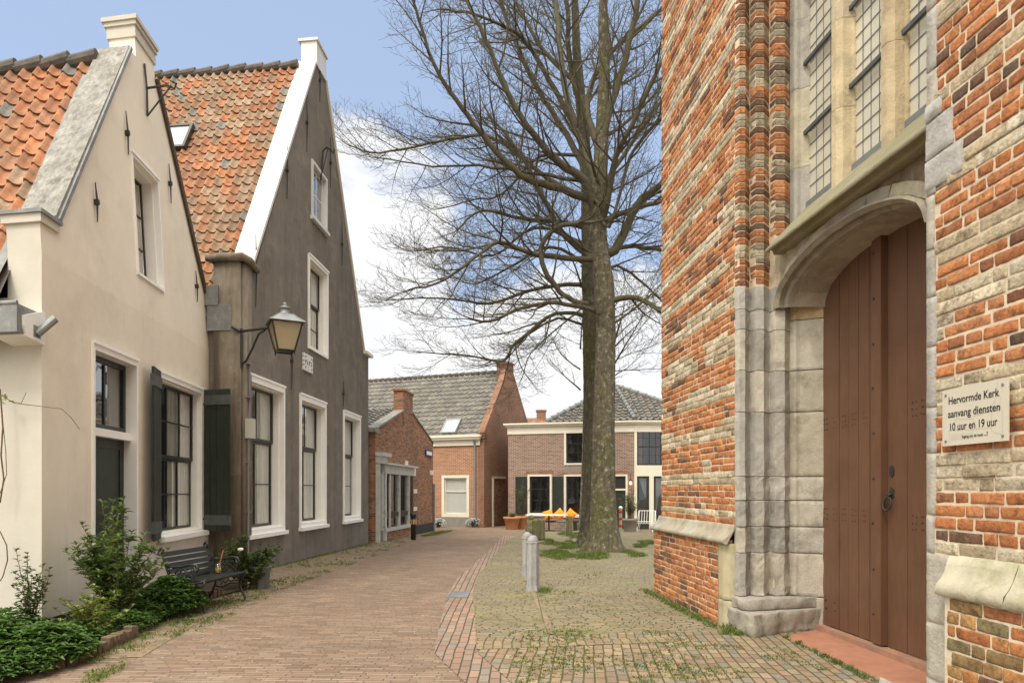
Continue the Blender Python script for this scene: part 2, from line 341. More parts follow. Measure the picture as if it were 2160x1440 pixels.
# ---------------------------------------------------------------- building helpers
def wallmesh(mb, top, z0, holes, y=0.0, thick=0.0, back_from=None):
    xs = sorted({p[0] for p in top} | {h[0] for h in holes} | {h[1] for h in holes})
    xs = [x for x in xs if top[0][0]-1e-6 <= x <= top[-1][0]+1e-6]
    def tz(x, side):
        for (xa, za), (xb, zb) in zip(top, top[1:]):
            if xa-1e-9 <= x <= xb+1e-9 and xb-xa > 1e-9:
                if side > 0 and abs(x-xb) < 1e-9: continue
                if side < 0 and abs(x-xa) < 1e-9: continue
                return za+(zb-za)*(x-xa)/(xb-xa)
        return top[-1][1] if side < 0 else top[0][1]
    for xa, xb in zip(xs, xs[1:]):
        if xb-xa < 1e-6: continue
        ta, tb = tz(xa, 1), tz(xb, -1); mid = (xa+xb)/2
        hs = sorted((h for h in holes if h[0]-1e-6 < mid < h[1]+1e-6), key=lambda h: h[2])
        zc = z0
        for yy, flip in ((y, 0), (y+thick, 1)) if thick else ((y, 0),):
            zc = z0
            for h in hs+[None]:
                if h is None: q = [(xa,yy,zc),(xb,yy,zc),(xb,yy,tb),(xa,yy,ta)]
                else: q = [(xa,yy,zc),(xb,yy,zc),(xb,yy,h[2]),(xa,yy,h[2])]; 
                if h is None or h[2]-zc > 1e-6:
                    ZK = 4.0
                    if zc < ZK-1e-6 and min(q[2][2], q[3][2]) > ZK+1e-6:
                        lo = [q[0], q[1], (xb,yy,ZK), (xa,yy,ZK)]; hi = [(xa,yy,ZK),(xb,yy,ZK), q[2], q[3]]
                        for w_ in (lo, hi): mb.poly(w_[::-1] if flip else w_)
                    else: mb.poly(q[::-1] if flip else q)
                if h is not None: zc = h[3]
        if thick: mb.poly([(xa,y,ta),(xb,y,tb),(xb,y+thick,tb),(xa,y+thick,ta)])
    if thick:
        for (xa, za), (xb, zb) in zip(top, top[1:]):
            if abs(xb-xa) < 1e-9: mb.poly([(xa,y,za),(xa,y,zb),(xa,y+thick,zb),(xa,y+thick,za)])
    d = thick or .25
    for xa, xb, za, zb in holes:
        mb.poly([(xa,y,za),(xa,y,zb),(xa,y+d,zb),(xa,y+d,za)]); mb.poly([(xb,y,za),(xb,y+d,za),(xb,y+d,zb),(xb,y,zb)])
        mb.poly([(xa,y,zb),(xb,y,zb),(xb,y+d,zb),(xa,y+d,zb)]); mb.poly([(xa,y,za),(xa,y+d,za),(xb,y+d,za),(xb,y,za)])

def ring(mb, x0, x1, z0, z1, t, y0, y1, tb=None, tt=None):
    tb = t if tb is None else tb; tt = t if tt is None else tt
    mb.box(x0, x0+t, y0, y1, z0, z1); mb.box(x1-t, x1, y0, y1, z0, z1)
    mb.box(x0+t, x1-t, y0+.001, y1, z1-tt, z1); mb.box(x0+t, x1-t, y0+.001, y1, z0, z0+tb)

def window(root, r, warp=None, t=.11, tb=.10, tt=.12, proud=.03, setb=.08, sashes=((0, 1, 2, 2),), fm=None, sm=None, gm=None,
           curtain=None, sill=None, sw=.045, bw=.022, y=0, room=1.2, label=None, cur_in=.07, lip=True):
    x0, x1, z0, z1 = r; fm = fm or M['white']; sm = sm or M['black']; gm = gm or M['glass']
    b = MB(warp); ring(b, x0, x1, z0, z1, t, y-proud, y+setb+.07, tb, tt)
    if lip:                                   # inner bead of the frame
        ring(b, x0+t-.001, x1-t+.001, z0+tb-.001, z1-tt+.001, .022, y+setb*.35, y+setb+.06)
        b.box(x0-.015, x1+.015, y-proud-.018, y-proud, z1-.03, z1+.012)
    fr = b.build('window', fm, root)
    if label: fr['label'] = label
    if sill:
        s = MB(warp); s.box(x0-.04, x1+.04, y-sill, y+.02, z0-.06, z0+.015); s.build('sill', fm, fr)
    ix0, ix1, iz0, iz1 = x0+t+.02, x1-t-.02, z0+tb+.02, z1-tt-.02
    sb = MB(warp); pn = MB(warp)
    for k, (f0, f1, c, rw) in enumerate(sashes):
        a, z_ = iz0+(iz1-iz0)*f0, iz0+(iz1-iz0)*f1; yy = y+setb+(.0 if k else .035)
        ring(sb, ix0, ix1, a, z_, sw, yy, yy+.035)
        for i in range(1, c): xx = ix0+sw+(ix1-ix0-2*sw)*i/c; sb.box(xx-bw/2, xx+bw/2, yy+.004, yy+.03, a+sw, z_-sw)
        for i in range(1, rw): zz = a+sw+(z_-a-2*sw)*i/rw; sb.box(ix0+sw, ix1-sw, yy+.006, yy+.028, zz-bw/2, zz+bw/2)
        pn.poly([(ix0+sw/2, yy+.018, a+sw/2), (ix1-sw/2, yy+.018, a+sw/2), (ix1-sw/2, yy+.018, z_-sw/2), (ix0+sw/2, yy+.018, z_-sw/2)])
    sb.build('sash', sm, fr); pn.build('pane', gm, fr)
    if curtain:
        cb = MB(warp); cb.smooth = True; yy = y+setb+cur_in
        for (fa, fb) in curtain:
            xa, xb = ix0+(ix1-ix0)*fa, ix0+(ix1-ix0)*fb; n = max(6, int((xb-xa)/.02)); k = len(cb.v)
            for i in range(n+1):
                xx = xa+(xb-xa)*i/n; dy = .022*sin(i*1.25)+.008*sin(i*.53)
                cb.v += [(xx, yy+dy, iz0-.05), (xx, yy+dy*.8, iz1+.05)]
            for i in range(n): cb.face((k+2*i, k+2*i+2, k+2*i+3, k+2*i+1))
        cb.build('curtain', M['curtain'], fr)
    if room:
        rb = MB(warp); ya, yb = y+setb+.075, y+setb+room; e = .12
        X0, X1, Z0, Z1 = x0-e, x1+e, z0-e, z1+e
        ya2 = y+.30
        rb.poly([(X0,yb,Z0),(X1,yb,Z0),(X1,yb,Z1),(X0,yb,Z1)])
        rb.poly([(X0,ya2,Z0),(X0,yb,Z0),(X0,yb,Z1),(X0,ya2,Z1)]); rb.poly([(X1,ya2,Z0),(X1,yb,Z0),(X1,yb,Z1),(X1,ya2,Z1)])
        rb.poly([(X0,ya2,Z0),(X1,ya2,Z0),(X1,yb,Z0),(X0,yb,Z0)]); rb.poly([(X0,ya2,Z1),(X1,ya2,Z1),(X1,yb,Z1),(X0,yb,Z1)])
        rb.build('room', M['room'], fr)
    return fr
def hole(r, e=.015): return (r[0]+e, r[1]-e, r[2]+e, r[3]-e)

def rect(fr, l, tl, bl, r, tr, br, lean=None):
    a = fr.un(l, tl, 0, lean); b = fr.un(l, bl, 0, lean); c = fr.un(r, tr, 0, lean); d = fr.un(r, br, 0, lean)
    return ((a[0]+b[0])/2, (c[0]+d[0])/2, (b[1]+d[1])/2, (a[1]+c[1])/2)

def tiles(mb, P, nu, nv, du, dv, pal, h=.034, segs=7, cond=None, u0=0., lift=.045, prof=None):
    cs = []
    for i in range(segs+1):
        t = i/segs
        cs.append((t, (-.020*sin(pi*t/.66) if t < .66 else h*sin(pi*(t-.66)/.34)**.8)))
    for j in range(nv):
        for i in range(nu):
            uc, vc = u0+(i+.5)*du, (j+.5)*dv
            if cond and not cond(uc, vc): continue
            mb.col = pal(i, j, uc, vc); jv = rnd(-.012, .012); jh = rnd(-.004, .006); sk = rnd(-.006, .006); mb.smooth = True
            k = len(mb.v); ov = 1.16
            for m, vv in enumerate((0, .5, 1.)):
                for t, hh in cs:
                    v_ = j*dv+jv+vv*dv*ov
                    mb.v.append(P(u0+i*du+t*du*1.04+sk*vv, v_, hh+jh+lift*(1-vv)+.004))
            n = segs+1
            for m in range(2):
                for q in range(segs): mb.face((k+m*n+q, k+m*n+q+1, k+(m+1)*n+q+1, k+(m+1)*n+q))
            mb.smooth = False; k2 = len(mb.v)
            for t, hh in cs:
                v_ = j*dv+jv
                mb.v.append(P(u0+i*du+t*du*1.04, v_, hh+jh+lift+.004)); mb.v.append(P(u0+i*du+t*du*1.04, v_+.006, hh+jh+lift-.022))
            for q in range(segs): mb.face((k2+2*q, k2+2*q+1, k2+2*q+3, k2+2*q+2))

def orange_pal(greyness):
    def pal(i, j, u, v):
        g_ = noise.noise(Vector((u*.55, v*.45, greyness*9)))+greyness
        c = R.choice([(.38,.155,.072),(.35,.145,.068),(.41,.175,.082),(.33,.14,.07),(.37,.17,.088),(.34,.16,.09)])
        if R.random() < .22+1.1*g_: c = R.choice([(.30,.19,.12),(.32,.215,.14),(.27,.175,.11),(.34,.235,.155),(.32,.165,.09)])
        if R.random() < .04: c = (.19,.185,.17)
        f = rnd(.82, 1.12); return tuple(x*f for x in c)
    return pal
def grey_pal(i, j, u, v):
    f = rnd(.8, 1.15); c = R.choice([(.155,.145,.125),(.175,.16,.135),(.14,.133,.12)]); return tuple(x*f for x in c)

def anchor(mb, x, za, zb, y=-.03, w=.014):
    mb.tube([(x, y+.005, za), (x, y-.008, (za+zb)/2), (x, y+.005, zb)], [w*.5, w*1.1, w*.5], 6)
    mb.box(x-.022, x+.022, y-.03, .01, (za+zb)/2-.03, (za+zb)/2+.03)
def anchors(root, lst, warp=None):
    for x, za, zb in lst:
        b = MB(warp); anchor(b, x, za, zb); b.build('wall_anchor', M['iron'], root)

def solve_roof(fr, px, py, zf, y0=4, y1=60):     # ray meets the roof z = zf(x, y) in local coordinates
    k = (px-CX)/FPX; h = (HY-py)/FPX
    def e(Y):
        X = k*Y; x = (X-fr.o[0])*fr.a[0]+(Y-fr.o[1])*fr.a[1]; y = (X-fr.o[0])*fr.n[0]+(Y-fr.o[1])*fr.n[1]
        return EYE+h*Y-zf(x, y), x, y
    a, b = y0, y1; fa = e(a)[0]
    for _ in range(50):
        m = (a+b)/2; fm_ = e(m)[0]
        if (fm_ > 0) == (fa > 0): a = m
        else: b = m
    return e(a)[1:]

# ================================================================ WHITE HOUSE
LEAN = lambda z: .055*max(0, z-4.0)
FW = Frame(-4.96, 7.2, -.0972, 1)
WS = .27
def WW(x, y, z): return (x+WS*y, y+LEAN(z), z)
W = thing('gabled_house', 'cream plastered gable house with orange tiled roof, nearest on the left', 'house', FW.world(0, 0), FW.rz)
uW = lambda px, py, d=0: FW.un(px, py, d, LEAN)
LW = uW(453, 900)[0]
zk = uW(88, 452)[1]; a1 = uW(122, 466); a2 = uW(272, 102); cap_l, cap_r = uW(283, 60)[0], uW(325, 140)[0]; cap_z = uW(305, 75)[1]
b1 = uW(328, 168); b2 = (LW, uW(452, 700)[1])
m1 = (a2[1]-a1[1])/(a2[0]-a1[0])
print('white', LW, zk, a1, a2, cap_l, cap_r, cap_z, b1, b2)
r_up = rect(FW, 281, 324, 575, 338, 386, 611, LEAN)
r_door = rect(FW, 192, 716, 1262, 287, 760, 1228, LEAN); r_door = (r_door[0], r_door[1], 0.05, r_door[3])
r_win = rect(FW, 332, 778, 1140, 424, 821, 1114, LEAN)
outline = [(0, zk), (a1[0], zk), (a2[0], a2[1]), (cap_l, a2[1]+.02), (cap_l, cap_z), (cap_r, cap_z), (cap_r, b1[1]), (b1[0]+.02, b1[1]), (LW, b2[1])]
b = MB(WW); wallmesh(b, outline, 0, [hole(r_up), hole(r_door), hole(r_win)], thick=.40)
b.mi = 1                                      # plain side and rear walls
b.poly([(0,0,0),(0,9,0),(0,9,3.55),(0,.40,3.55),(0,.40,4.0),(0,0,4.0)][::-1]); b.poly([(0,0,4.0),(0,.40,4.0),(0,.40,zk),(0,0,zk)][::-1]); b.poly([(LW,.0,0),(LW,9,0),(LW,9,3.6),(LW,.4,4.0),(LW,0,b2[1])])
b.poly([(0,9,0),(LW,9,0),(LW,9,3.6),((a2[0]+b1[0])/2,9,7.5),(0,9,3.55)])
b.build('wall', [M['cream'], M['cream_light']], W)
b = MB(WW); b.box(-.012, LW, -.015, .05, 0, .13); b.box(-.014, .01, .05, 9, 0, .13); b.build('plinth', M['tar'], W)
# copings
def coping(mb, p, q, th, y0, y1, side=1):
    dx, dz = q[0]-p[0], q[1]-p[1]; L = hypot(dx, dz); nx, nz = -dz/L*side, dx/L*side
    mb.prism([p, q, (q[0]+nx*th, q[1]+nz*th), (p[0]+nx*th, p[1]+nz*th)], y0, y1)
b = MB(WW); coping(b, (a1[0]-.03, a1[1]), (a2[0]+.02, a2[1]), .05, -.02, .46)
cp = b.build('coping', M['oldwhite'], W, label='weathered white board on the left slope of the gable')
b = MB(WW); coping(b, (a1[0]-.01, a1[1]-.02), (a2[0]+.01, a2[1]-.02), .045, -.055, -.021); b.build('lead_edge', M['lead'], cp)
b = MB(WW); coping(b, (b1[0], b1[1]), b2, .045, -.05, .44, 1); b.mi = 0
coping(b, (b1[0]-.045, b1[1]-.02), (b2[0]-.05, b2[1]-.02), .07, -.05, -.008, 1); b.build('coping', M['browncap'], W, label='thin brown coping on the right slope of the gable')
b = MB(WW)
for k_, (e, za, zb) in enumerate(((.02, cap_z-.42, cap_z-.36), (.025, cap_z-.26, cap_z-.10), (.05, cap_z-.10, cap_z-.04), (.075, cap_z-.04, cap_z+.02))):
    if k_: b.box(cap_l-e, cap_r+e*.6, -e, .40+e, za, zb)
b.build('gable_cap', M['cream_light'], W)
b = MB(WW); b.box(-.06, a1[0]-.0, -.06, .46, zk-.01, zk+.03); b.mi = 1
b.box(-.035, a1[0]-.03, -.035, .44, zk-.10, zk-.01); b.build('kneeler', [M['lead'], M['cream_light']], W)
b = MB(WW); b.prism([(-.02,3.38),(.02,3.38),(.02,3.03),(-.30,3.06),(-.34,3.16),(-.34,3.26)], -.03, .34); b.build('corbel', M['white'], W)
b = MB(WW); b.box(-.42, -.40, .02, 8.9, 3.10, 3.36); b.box(-.42, -.02, .02, 8.9, 3.08, 3.10); b.box(-.03, -.01, .36, 8.9, 3.1, 3.36); b.box(-.42, -.02, .0, .02, 3.08, 3.36)
b.tube([(-.415, .0, 3.37), (-.415, 8.9, 3.37)], .022, 8); b.build('gutter', M['lead'], W)
b = MB(WW); b.tube([(-.12, -.02, 3.12), (-.02, -.17, 3.30)], .045, 12); b.box(-.19, -.07, -.035, -.02, 3.08, 3.2); b.build('spout', M['zinc'], W)
# roof
xm = (a2[0]+b1[0])/2; al = atan2(m1, 1.0); xe = -.22; ze = a1[1]+(xe-a1[0])*m1-.07
zr = a2[1]-.20; Lr = (zr-ze)/sin(al); xm = xe+Lr*cos(al)
b = MB(WW); b.mi = 0; b.smooth = False
b.poly([(xe,.35,ze-.03),(xe,9,ze-.03),(xm,9,zr-.03),(xm,.35,zr-.03)][::-1]); b.poly([(xm,.35,zr-.03),(xm,9,zr-.03),(LW+.1,9,3.9),(LW+.1,.35,3.9)])
rf = b.build('roof', M['ridge'], W)
b = MB(WW); P = lambda u, v, h: (xe+v*cos(al)-h*sin(al), .44+u, ze+v*sin(al)+h*cos(al))
nv = int(Lr/.31); tiles(b, P, 38, nv, .225, Lr/nv, orange_pal(-.12), h=.058, lift=.034, segs=9); b.build('tiles', M['tile'], rf)
b = MB(WW)
for k in range(20):
    y0 = .42+k*.42; b.tube([(xm-.05, y0+.44, zr+.00+rnd(0,.02)), (xm-.05, y0, zr+.045+rnd(0,.03))], [.085, .10], 10)
b.build('ridge', M['ridge'], rf)
b = MB(WW); k0 = ze+.12
for i in range(16):
    t = i/16*.9; t2 = (i+1)/16*.9
    b.poly([P(-.03,t*Lr,.05), P(.05+rnd(0,.03),t*Lr,.075), P(.05+rnd(0,.03),t2*Lr,.075), P(-.03,t2*Lr,.05)])
b.build('flashing', M['lead'], rf)
# openings
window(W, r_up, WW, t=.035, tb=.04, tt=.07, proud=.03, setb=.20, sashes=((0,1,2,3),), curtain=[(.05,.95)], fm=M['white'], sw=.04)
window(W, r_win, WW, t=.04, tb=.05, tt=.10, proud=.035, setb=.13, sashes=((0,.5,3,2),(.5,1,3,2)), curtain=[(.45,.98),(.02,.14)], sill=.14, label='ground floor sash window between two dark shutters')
dx0, dx1, dz0, dz1 = r_door
b = MB(WW); ring(b, dx0, dx1, dz0, dz1, .045, -.035, .22, .02, .10); zt = dz0+(dz1-dz0)*.655
b.box(dx0+.045, dx1-.045, .05, .22, zt, zt+.10); b.box(dx0-.01, dx1+.01, -.055, -.035, dz1-.03, dz1+.01)
dr = b.build('door', M['white'], W, label='front door with a glazed light above it')
b = MB(WW); ring(b, dx0+.05, dx1-.05, zt+.10, dz1-.10, .065, .13, .18); xx = (dx0+dx1)/2; b.box(xx-.02, xx+.02, .145, .175, zt+.14, dz1-.18)
b.build('sash', M['black'], dr)
b = MB(WW); b.poly([(dx0+.05,.16,zt+.1),(dx1-.05,.16,zt+.1),(dx1-.05,.16,dz1-.1),(dx0+.05,.16,dz1-.1)]); b.build('pane', M['glass'], dr)
b = MB(WW); b.box(dx0+.045, dx1-.045, .16, .21, dz0+.02, zt); ring(b, dx0+.15, dx1-.15, dz0+.1, dz0+1.0, .03, .145, .161); ring(b, dx0+.15, dx1-.15, dz0+1.1, zt-.1, .03, .145, .161)
b.build('door_leaf', M['darkgreen'], dr)
b = MB(WW); b.box(dx0, dx1, .8, .82, dz0, dz1); b.box(dx0, dx0+.01, .23, .8, dz0, dz1); b.box(dx1-.01, dx1, .23, .8, dz0, dz1); b.build('room', M['room'], dr)
b = MB(WW); b.tube([(dx1-.2, .16, 1.12), (dx1-.2, .10, 1.12)], [.02,.03], 10); b.build('handle', M['iron'], dr)
def shutter(hx, w, z0, z1, ang, lab, mir=1):          # hinged at hx on the wall, swung out by ang
    b = MB(WW); ca, sa = cos(ang), sin(ang)
    def T(u, v, z): return (hx+u*ca+v*sa, -.05-u*sa*mir+v*ca*mir, z)
    def bx(u0,u1,v0,v1,za,zb):
        n = len(b.v); b.v += [T(*p) for p in ((u0,v0,za),(u1,v0,za),(u1,v1,za),(u0,v1,za),(u0,v0,zb),(u1,v0,zb),(u1,v1,zb),(u0,v1,zb))]
        for q in ((0,1,5,4),(1,2,6,5),(2,3,7,6),(3,0,4,7),(4,5,6,7),(3,2,1,0)): b.face([n+i for i in q])
    n = 4
    for i in range(n): bx(w*i/n+.007, w*(i+1)/n-.007, -.018, .018, z0, z1)
    bx(0, w, -.012, .012, z0+.003, z1-.003)
    o = b.build('shutter', M['darkgreen'], W, label=lab)
    b = MB(WW); b_ = b
    def bx2(*a):
        pass
    b.v = []
    def bx3(u0,u1,v0,v1,za,zb):
        n = len(b.v); b.v += [T(*p) for p in ((u0,v0,za),(u1,v0,za),(u1,v1,za),(u0,v1,za),(u0,v0,zb),(u1,v0,zb),(u1,v1,zb),(u0,v1,zb))]
        for q in ((0,1,5,4),(1,2,6,5),(2,3,7,6),(3,0,4,7),(4,5,6,7),(3,2,1,0)): b.face([n+i for i in q])
    for za in (z0+.10, z1-.27):
        b.v = []; b.f = []; b.c = []; b.m = []; b.sm = []; bx3(.02, w+.004, -.035, .035, za, za+.17); b.build('batten', M['battenpaint'], o)
    for za in (z0+.2, z1-.25): b = MB(WW); b.tube([(hx, -.02, za), (hx, -.10, za)], .018, 8); b.tube([(hx, -.07, za-.06), (hx, -.07, za+.06)], .022, 8); b.build('hinge', M['iron'], o)
zs0, zs1 = uW(452, 1100)[1]-.12, uW(428, 826)[1]+.02
shutter(r_win[1]+.02, .50, zs0, zs1, radians(96), 'right shutter standing open at right angles to the wall')
shutter(r_win[0]-.01, .46, zs0-.02, zs1, radians(180-11), 'left shutter folded back towards the door')
anchors(W, [(uW(px, ya)[0], uW(px, yb)[1], uW(px, ya)[1]) for px, ya, yb in ((197,385,465),(262,235,322),(353,346,424),(410,571,634))], WW)
b = MB(WW); c1 = uW(303, 150); c2 = uW(306, 242); zc = uW(303, 184)[1]
b.tube([(c1[0], -.02, c2[1]), (c1[0], -.035, zc), (c1[0], -.02, c1[1]+.1)], .016, 6)
b.tube([(c1[0], -.02, zc), (c1[0], -.36, zc+.01), (c1[0]+.02, -.46, zc-.04), (c1[0], -.50, zc+.02), (c1[0], -.45, zc+.06)], .018, 6)
b.tube([(c1[0], -.02, c2[1]), (c1[0], -.42, zc+.0)], .014, 6); b.build('hoist_bracket', M['iron'], W)

# ================================================================ DARK HOUSE
FD = Frame(-4.83, 12.2, .0556, 1); DS = .065
def DW(x, y, z): return (x+DS*y, y, z)
D = thing('gabled_house', 'dark grey-brown plastered house with steep white-edged gable behind the wall lantern', 'house', FD.world(0, 0), FD.rz)
uD = FD.un
LD = uD(777, 900)[0]
k1 = uD(506, 545); t1 = uD(664, 133); capz = uD(672, 100)[1]; cl, cr = uD(665, 100)[0], uD(684, 100)[0]; s1 = uD(685.5, 170); e1 = uD(770, 747)
print('dark', LD, k1, t1, capz, cl, cr, s1, e1)
rw = [rect(FD, 519, 783, 1130, 598, 814, 1119), rect(FD, 631, 829, 1116, 686, 851, 1104), rect(FD, 723, 864, 1101, 759, 879, 1093)]
zt_ = sum(r[3] for r in rw)/3; zb_ = sum(r[2] for r in rw)/3
rw = [(r[0], r[1], zb_, zt_) for r in rw]
r2 = rect(FD, 649, 535, 737, 690, 573, 755); r3 = rect(FD, 656, 335, 458, 688, 379, 492)
kx = .55
top = [(0, k1[1]), (kx, k1[1]), (t1[0], t1[1]), (cl, t1[1]+.01), (cl, capz), (cr, capz), (cr, s1[1]), (s1[0]+.01, s1[1]), (e1[0]-.15, e1[1]), (LD, e1[1])]
m2 = (t1[1]-k1[1])/(t1[0]-kx)
print('slopes', m1, m2)
b = MB(DW); wallmesh(b, top, -.2, [hole(r) for r in rw+[r2, r3]], thick=.33)
b.poly([(0,0,-.2),(0,9,-.2),(0,9,5.0),(0,.5,5.0),(0,.5,k1[1]),(0,0,k1[1])][::-1]); b.poly([(LD,0,-.3),(LD,9,-.3),(LD,9,5),(LD,.33,5.4),(LD,0,e1[1])])
b.poly([(0,.5,4.9),(0,.5,k1[1]),(kx,.5,k1[1]),(kx,.5,4.9)]); b.poly([(0,9,0),(LD,9,0),(LD,9,5),((cl+cr)/2,9,11),(0,9,5)])
b.build('wall', M['stucco'], D)
b = MB(DW); b.smooth = True                                      # rounded corner pilaster and its worn cap
b.prism([(0,-.0),(.02,-.05),(.16,-.07),(.30,-.05),(.34,.0)], 0, k1[1]-.02, 'z'); b.prism([(-.07,.0),(-.07,.5),(.0,.5),(.0,.0)], 0, k1[1]-.02, 'z')
b.build('pilaster', M['pilaster'], D)
b = MB(DW); b.smooth = True
b.tube([(-.10, .62, k1[1]+.02), (-.10, -.06, k1[1]+.02), (.10, -.10, k1[1]+.01), (kx, -.06, k1[1]-.03)], [.06,.075,.075,.05], 10); b.smooth = False
b.box(-.10, kx, -.08, .6, k1[1]-.02, k1[1]+.06); b.build('kneeler', M['pilaster'], D)
b = MB(DW); coping(b, (kx-.16, k1[1]-.0), (t1[0], t1[1]), .06, -.05, .38); b.box(cl-.02, cr+.02, -.045, .34, t1[1]-.02, capz); b.box(cl-.06, cr+.06, -.08, .40, capz-.01, capz+.05)
b.build('coping', M['whitetrim'], D, label='clean white boards on the left slope and cap')
b = MB(DW); coping(b, s1, (e1[0]-.15, e1[1]), .05, -.05, .35); b.box(e1[0]-.2, LD+.14, -.12, .4, e1[1]-.02, e1[1]+.07); b.build('coping', M['cream_paint'], D, label='thin pale coping on the right slope')
al2 = atan2(m2, 1.0); xe2 = -.08; ze2 = k1[1]+(xe2-kx)*m2+.12; xm2 = (cl+cr)/2; zr2 = t1[1]-.17; Lr2 = (zr2-ze2)/sin(al2); xm2 = xe2+Lr2*cos(al2)
P2 = lambda u, v, h: (xe2+v*cos(al2)-h*sin(al2), .36+u, ze2+v*sin(al2)+h*cos(al2))
b = MB(DW); b.poly([(xe2,.2,ze2-.03),(xe2,9,ze2-.03),(xm2,9,zr2-.03),(xm2,.2,zr2-.03)][::-1]); b.poly([(xm2,.2,zr2-.03),(xm2,9,zr2-.03),(LD+.1,9,5),(LD+.1,.2,5)])
rf2 = b.build('roof', M['ridge'], D)
b = MB(DW); nv = int(Lr2/.27); tiles(b, P2, 37, nv, .205, Lr2/nv, orange_pal(.05), h=.052, lift=.032, segs=8, cond=lambda u, v: not (u > 7.2 or (u < .4 and v < .4))); b.build('tiles', M['tile'], rf2)
b = MB(DW)
for k in range(20):
    y0 = .34+k*.42; b.tube([(xm2-.03, y0+.44, zr2+rnd(0,.02)), (xm2-.03, y0, zr2+.04+rnd(0,.03))], [.085,.10], 10)
b.build('ridge', M['ridge'], rf2)
b = MB(DW)
b.box(-.085, -.072, .16, .62, 4.35, 4.82); b.box(-.10, -.072, .40, .66, 4.8, 5.15); b.build('flashing', M['lead'], rf2)
zf = lambda x, y: ze2+(x-DS*y-xe2)*m2+.05
sx, sy = solve_roof(FD, 372, 292, zf); sx -= DS*sy; v_s = (sx-xe2)/cos(al2); print('skylight', sx, sy, v_s)
b = MB(DW)
def rb(mb, u0, u1, v0, v1, h0, h1, Pf):
    n = len(mb.v); mb.v += [Pf(*p) for p in ((u0,v0,h0),(u1,v0,h0),(u1,v1,h0),(u0,v1,h0),(u0,v0,h1),(u1,v0,h1),(u1,v1,h1),(u0,v1,h1))]
    for q in ((0,1,5,4),(1,2,6,5),(2,3,7,6),(3,0,4,7),(4,5,6,7),(3,2,1,0)): mb.face([n+i for i in q])
us = sy-.36
for a_ in ((us-.35,us-.29,v_s-.4,v_s+.4),(us+.29,us+.35,v_s-.4,v_s+.4),(us-.29,us+.29,v_s-.4,v_s-.34),(us-.29,us+.29,v_s+.34,v_s+.4)): rb(b, *a_, .0, .13, P2)
sk = b.build('skylight', M['black'], D)
b = MB(DW); rb(b, us-.29, us+.29, v_s-.34, v_s+.34, .05, .10, P2); b.build('pane', M['skypane'], sk)
for i, r in enumerate(rw):
    cur = [[(.55,.98)], [(.55,.98),(.02,.2)], [(.0,1)]][i]
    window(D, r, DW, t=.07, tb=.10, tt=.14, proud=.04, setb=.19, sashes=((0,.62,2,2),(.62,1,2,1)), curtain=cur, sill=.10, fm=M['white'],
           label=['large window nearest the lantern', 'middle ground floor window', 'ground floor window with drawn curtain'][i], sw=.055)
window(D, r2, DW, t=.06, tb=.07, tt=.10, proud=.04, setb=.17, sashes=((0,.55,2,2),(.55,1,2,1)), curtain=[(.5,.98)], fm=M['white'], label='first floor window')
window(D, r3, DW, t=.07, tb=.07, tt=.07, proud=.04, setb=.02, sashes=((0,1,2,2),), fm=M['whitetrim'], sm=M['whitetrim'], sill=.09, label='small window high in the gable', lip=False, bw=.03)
anchors(D, [(uD(px, ya)[0], uD(px, yb)[1], uD(px, ya)[1]) for px, ya, yb in ((537,495,648),(603,300,420),(645,198,320),(672.5,125,215),(695,290,397),(719.5,470,560),(722.5,803,858),(613,700,822))], DW)
b = MB(DW); h0 = uD(675, 372); zt2 = uD(675, 318)[1]
b.tube([(h0[0], -.02, h0[1]-.1), (h0[0], -.06, zt2-.25), (h0[0], -.08, zt2), (h0[0], -.17, zt2+.07), (h0[0], -.28, zt2+.0), (h0[0], -.33, zt2-.08), (h0[0], -.36, zt2-.0)], .022, 6)
b.tube([(h0[0], -.02, h0[1]-.05), (h0[0], -.2, zt2+.05)], .012, 6); b.build('hoist_hook', M['iron'], D)
b = MB(); cx_, cz_ = uD(647, 766); w_, h_ = .33, .19                   # scalloped date plaque
pts = []
for i in range(96):
    a = 2*pi*i/96; ca, sa = cos(a), sin(a); q = 1/max(abs(ca)/.86, abs(sa)); rr = q*(1+.10*abs(sin(6*a)))
    pts.append((cx_+rr*ca*w_*.9, cz_+rr*sa*h_*.95))
b.prism(pts, -.045, .0)
for k in range(4):
    x_ = cx_-.18+k*.12; b.mi = 1; b.box(x_-.03, x_-.015, -.052, -.045, cz_-.05, cz_+.05); b.box(x_, x_+.03, -.052, -.045, cz_+.02*(-1)**k, cz_+.035*(-1)**k+.01)
for sx_ in (-1, 1):
    for sz_ in (-1, 1): b.box(cx_+sx_*.19-.03, cx_+sx_*.19+.03, -.05, -.045, cz_+sz_*.12-.012, cz_+sz_*.12+.012)
b.build('date_plaque', [M['whitetrim'], M['iron']], D)
cxp = uD(512, 900)[0]
b = MB(DW); zl = uD(512, 690)[1]; zm = uD(512, 885)[1]
b.tube([(.12,-.09,zl-.1),(.11,-.10,zl-.9),(.13,-.09,zm+.3),(.09,-.10,zm+.05)], .016, 6)
b.tube([(.06,-.10,zm-.3),(.05,-.10,.9),(.05,-.10,.35)], .018, 6)
for z_ in (zm+1.0, zm+.4, 1.1, 2.0): b.box(.03,.15,-.12,-.05,z_,z_+.02)
cdt = b.build('cable_conduit', M['steel'], D)
b = MB(DW); b.box(.0, .16, -.19, -.06, zm-.33, zm+.02); b.build('junction_box', M['zinc'] if False else M['cream_light'], D)
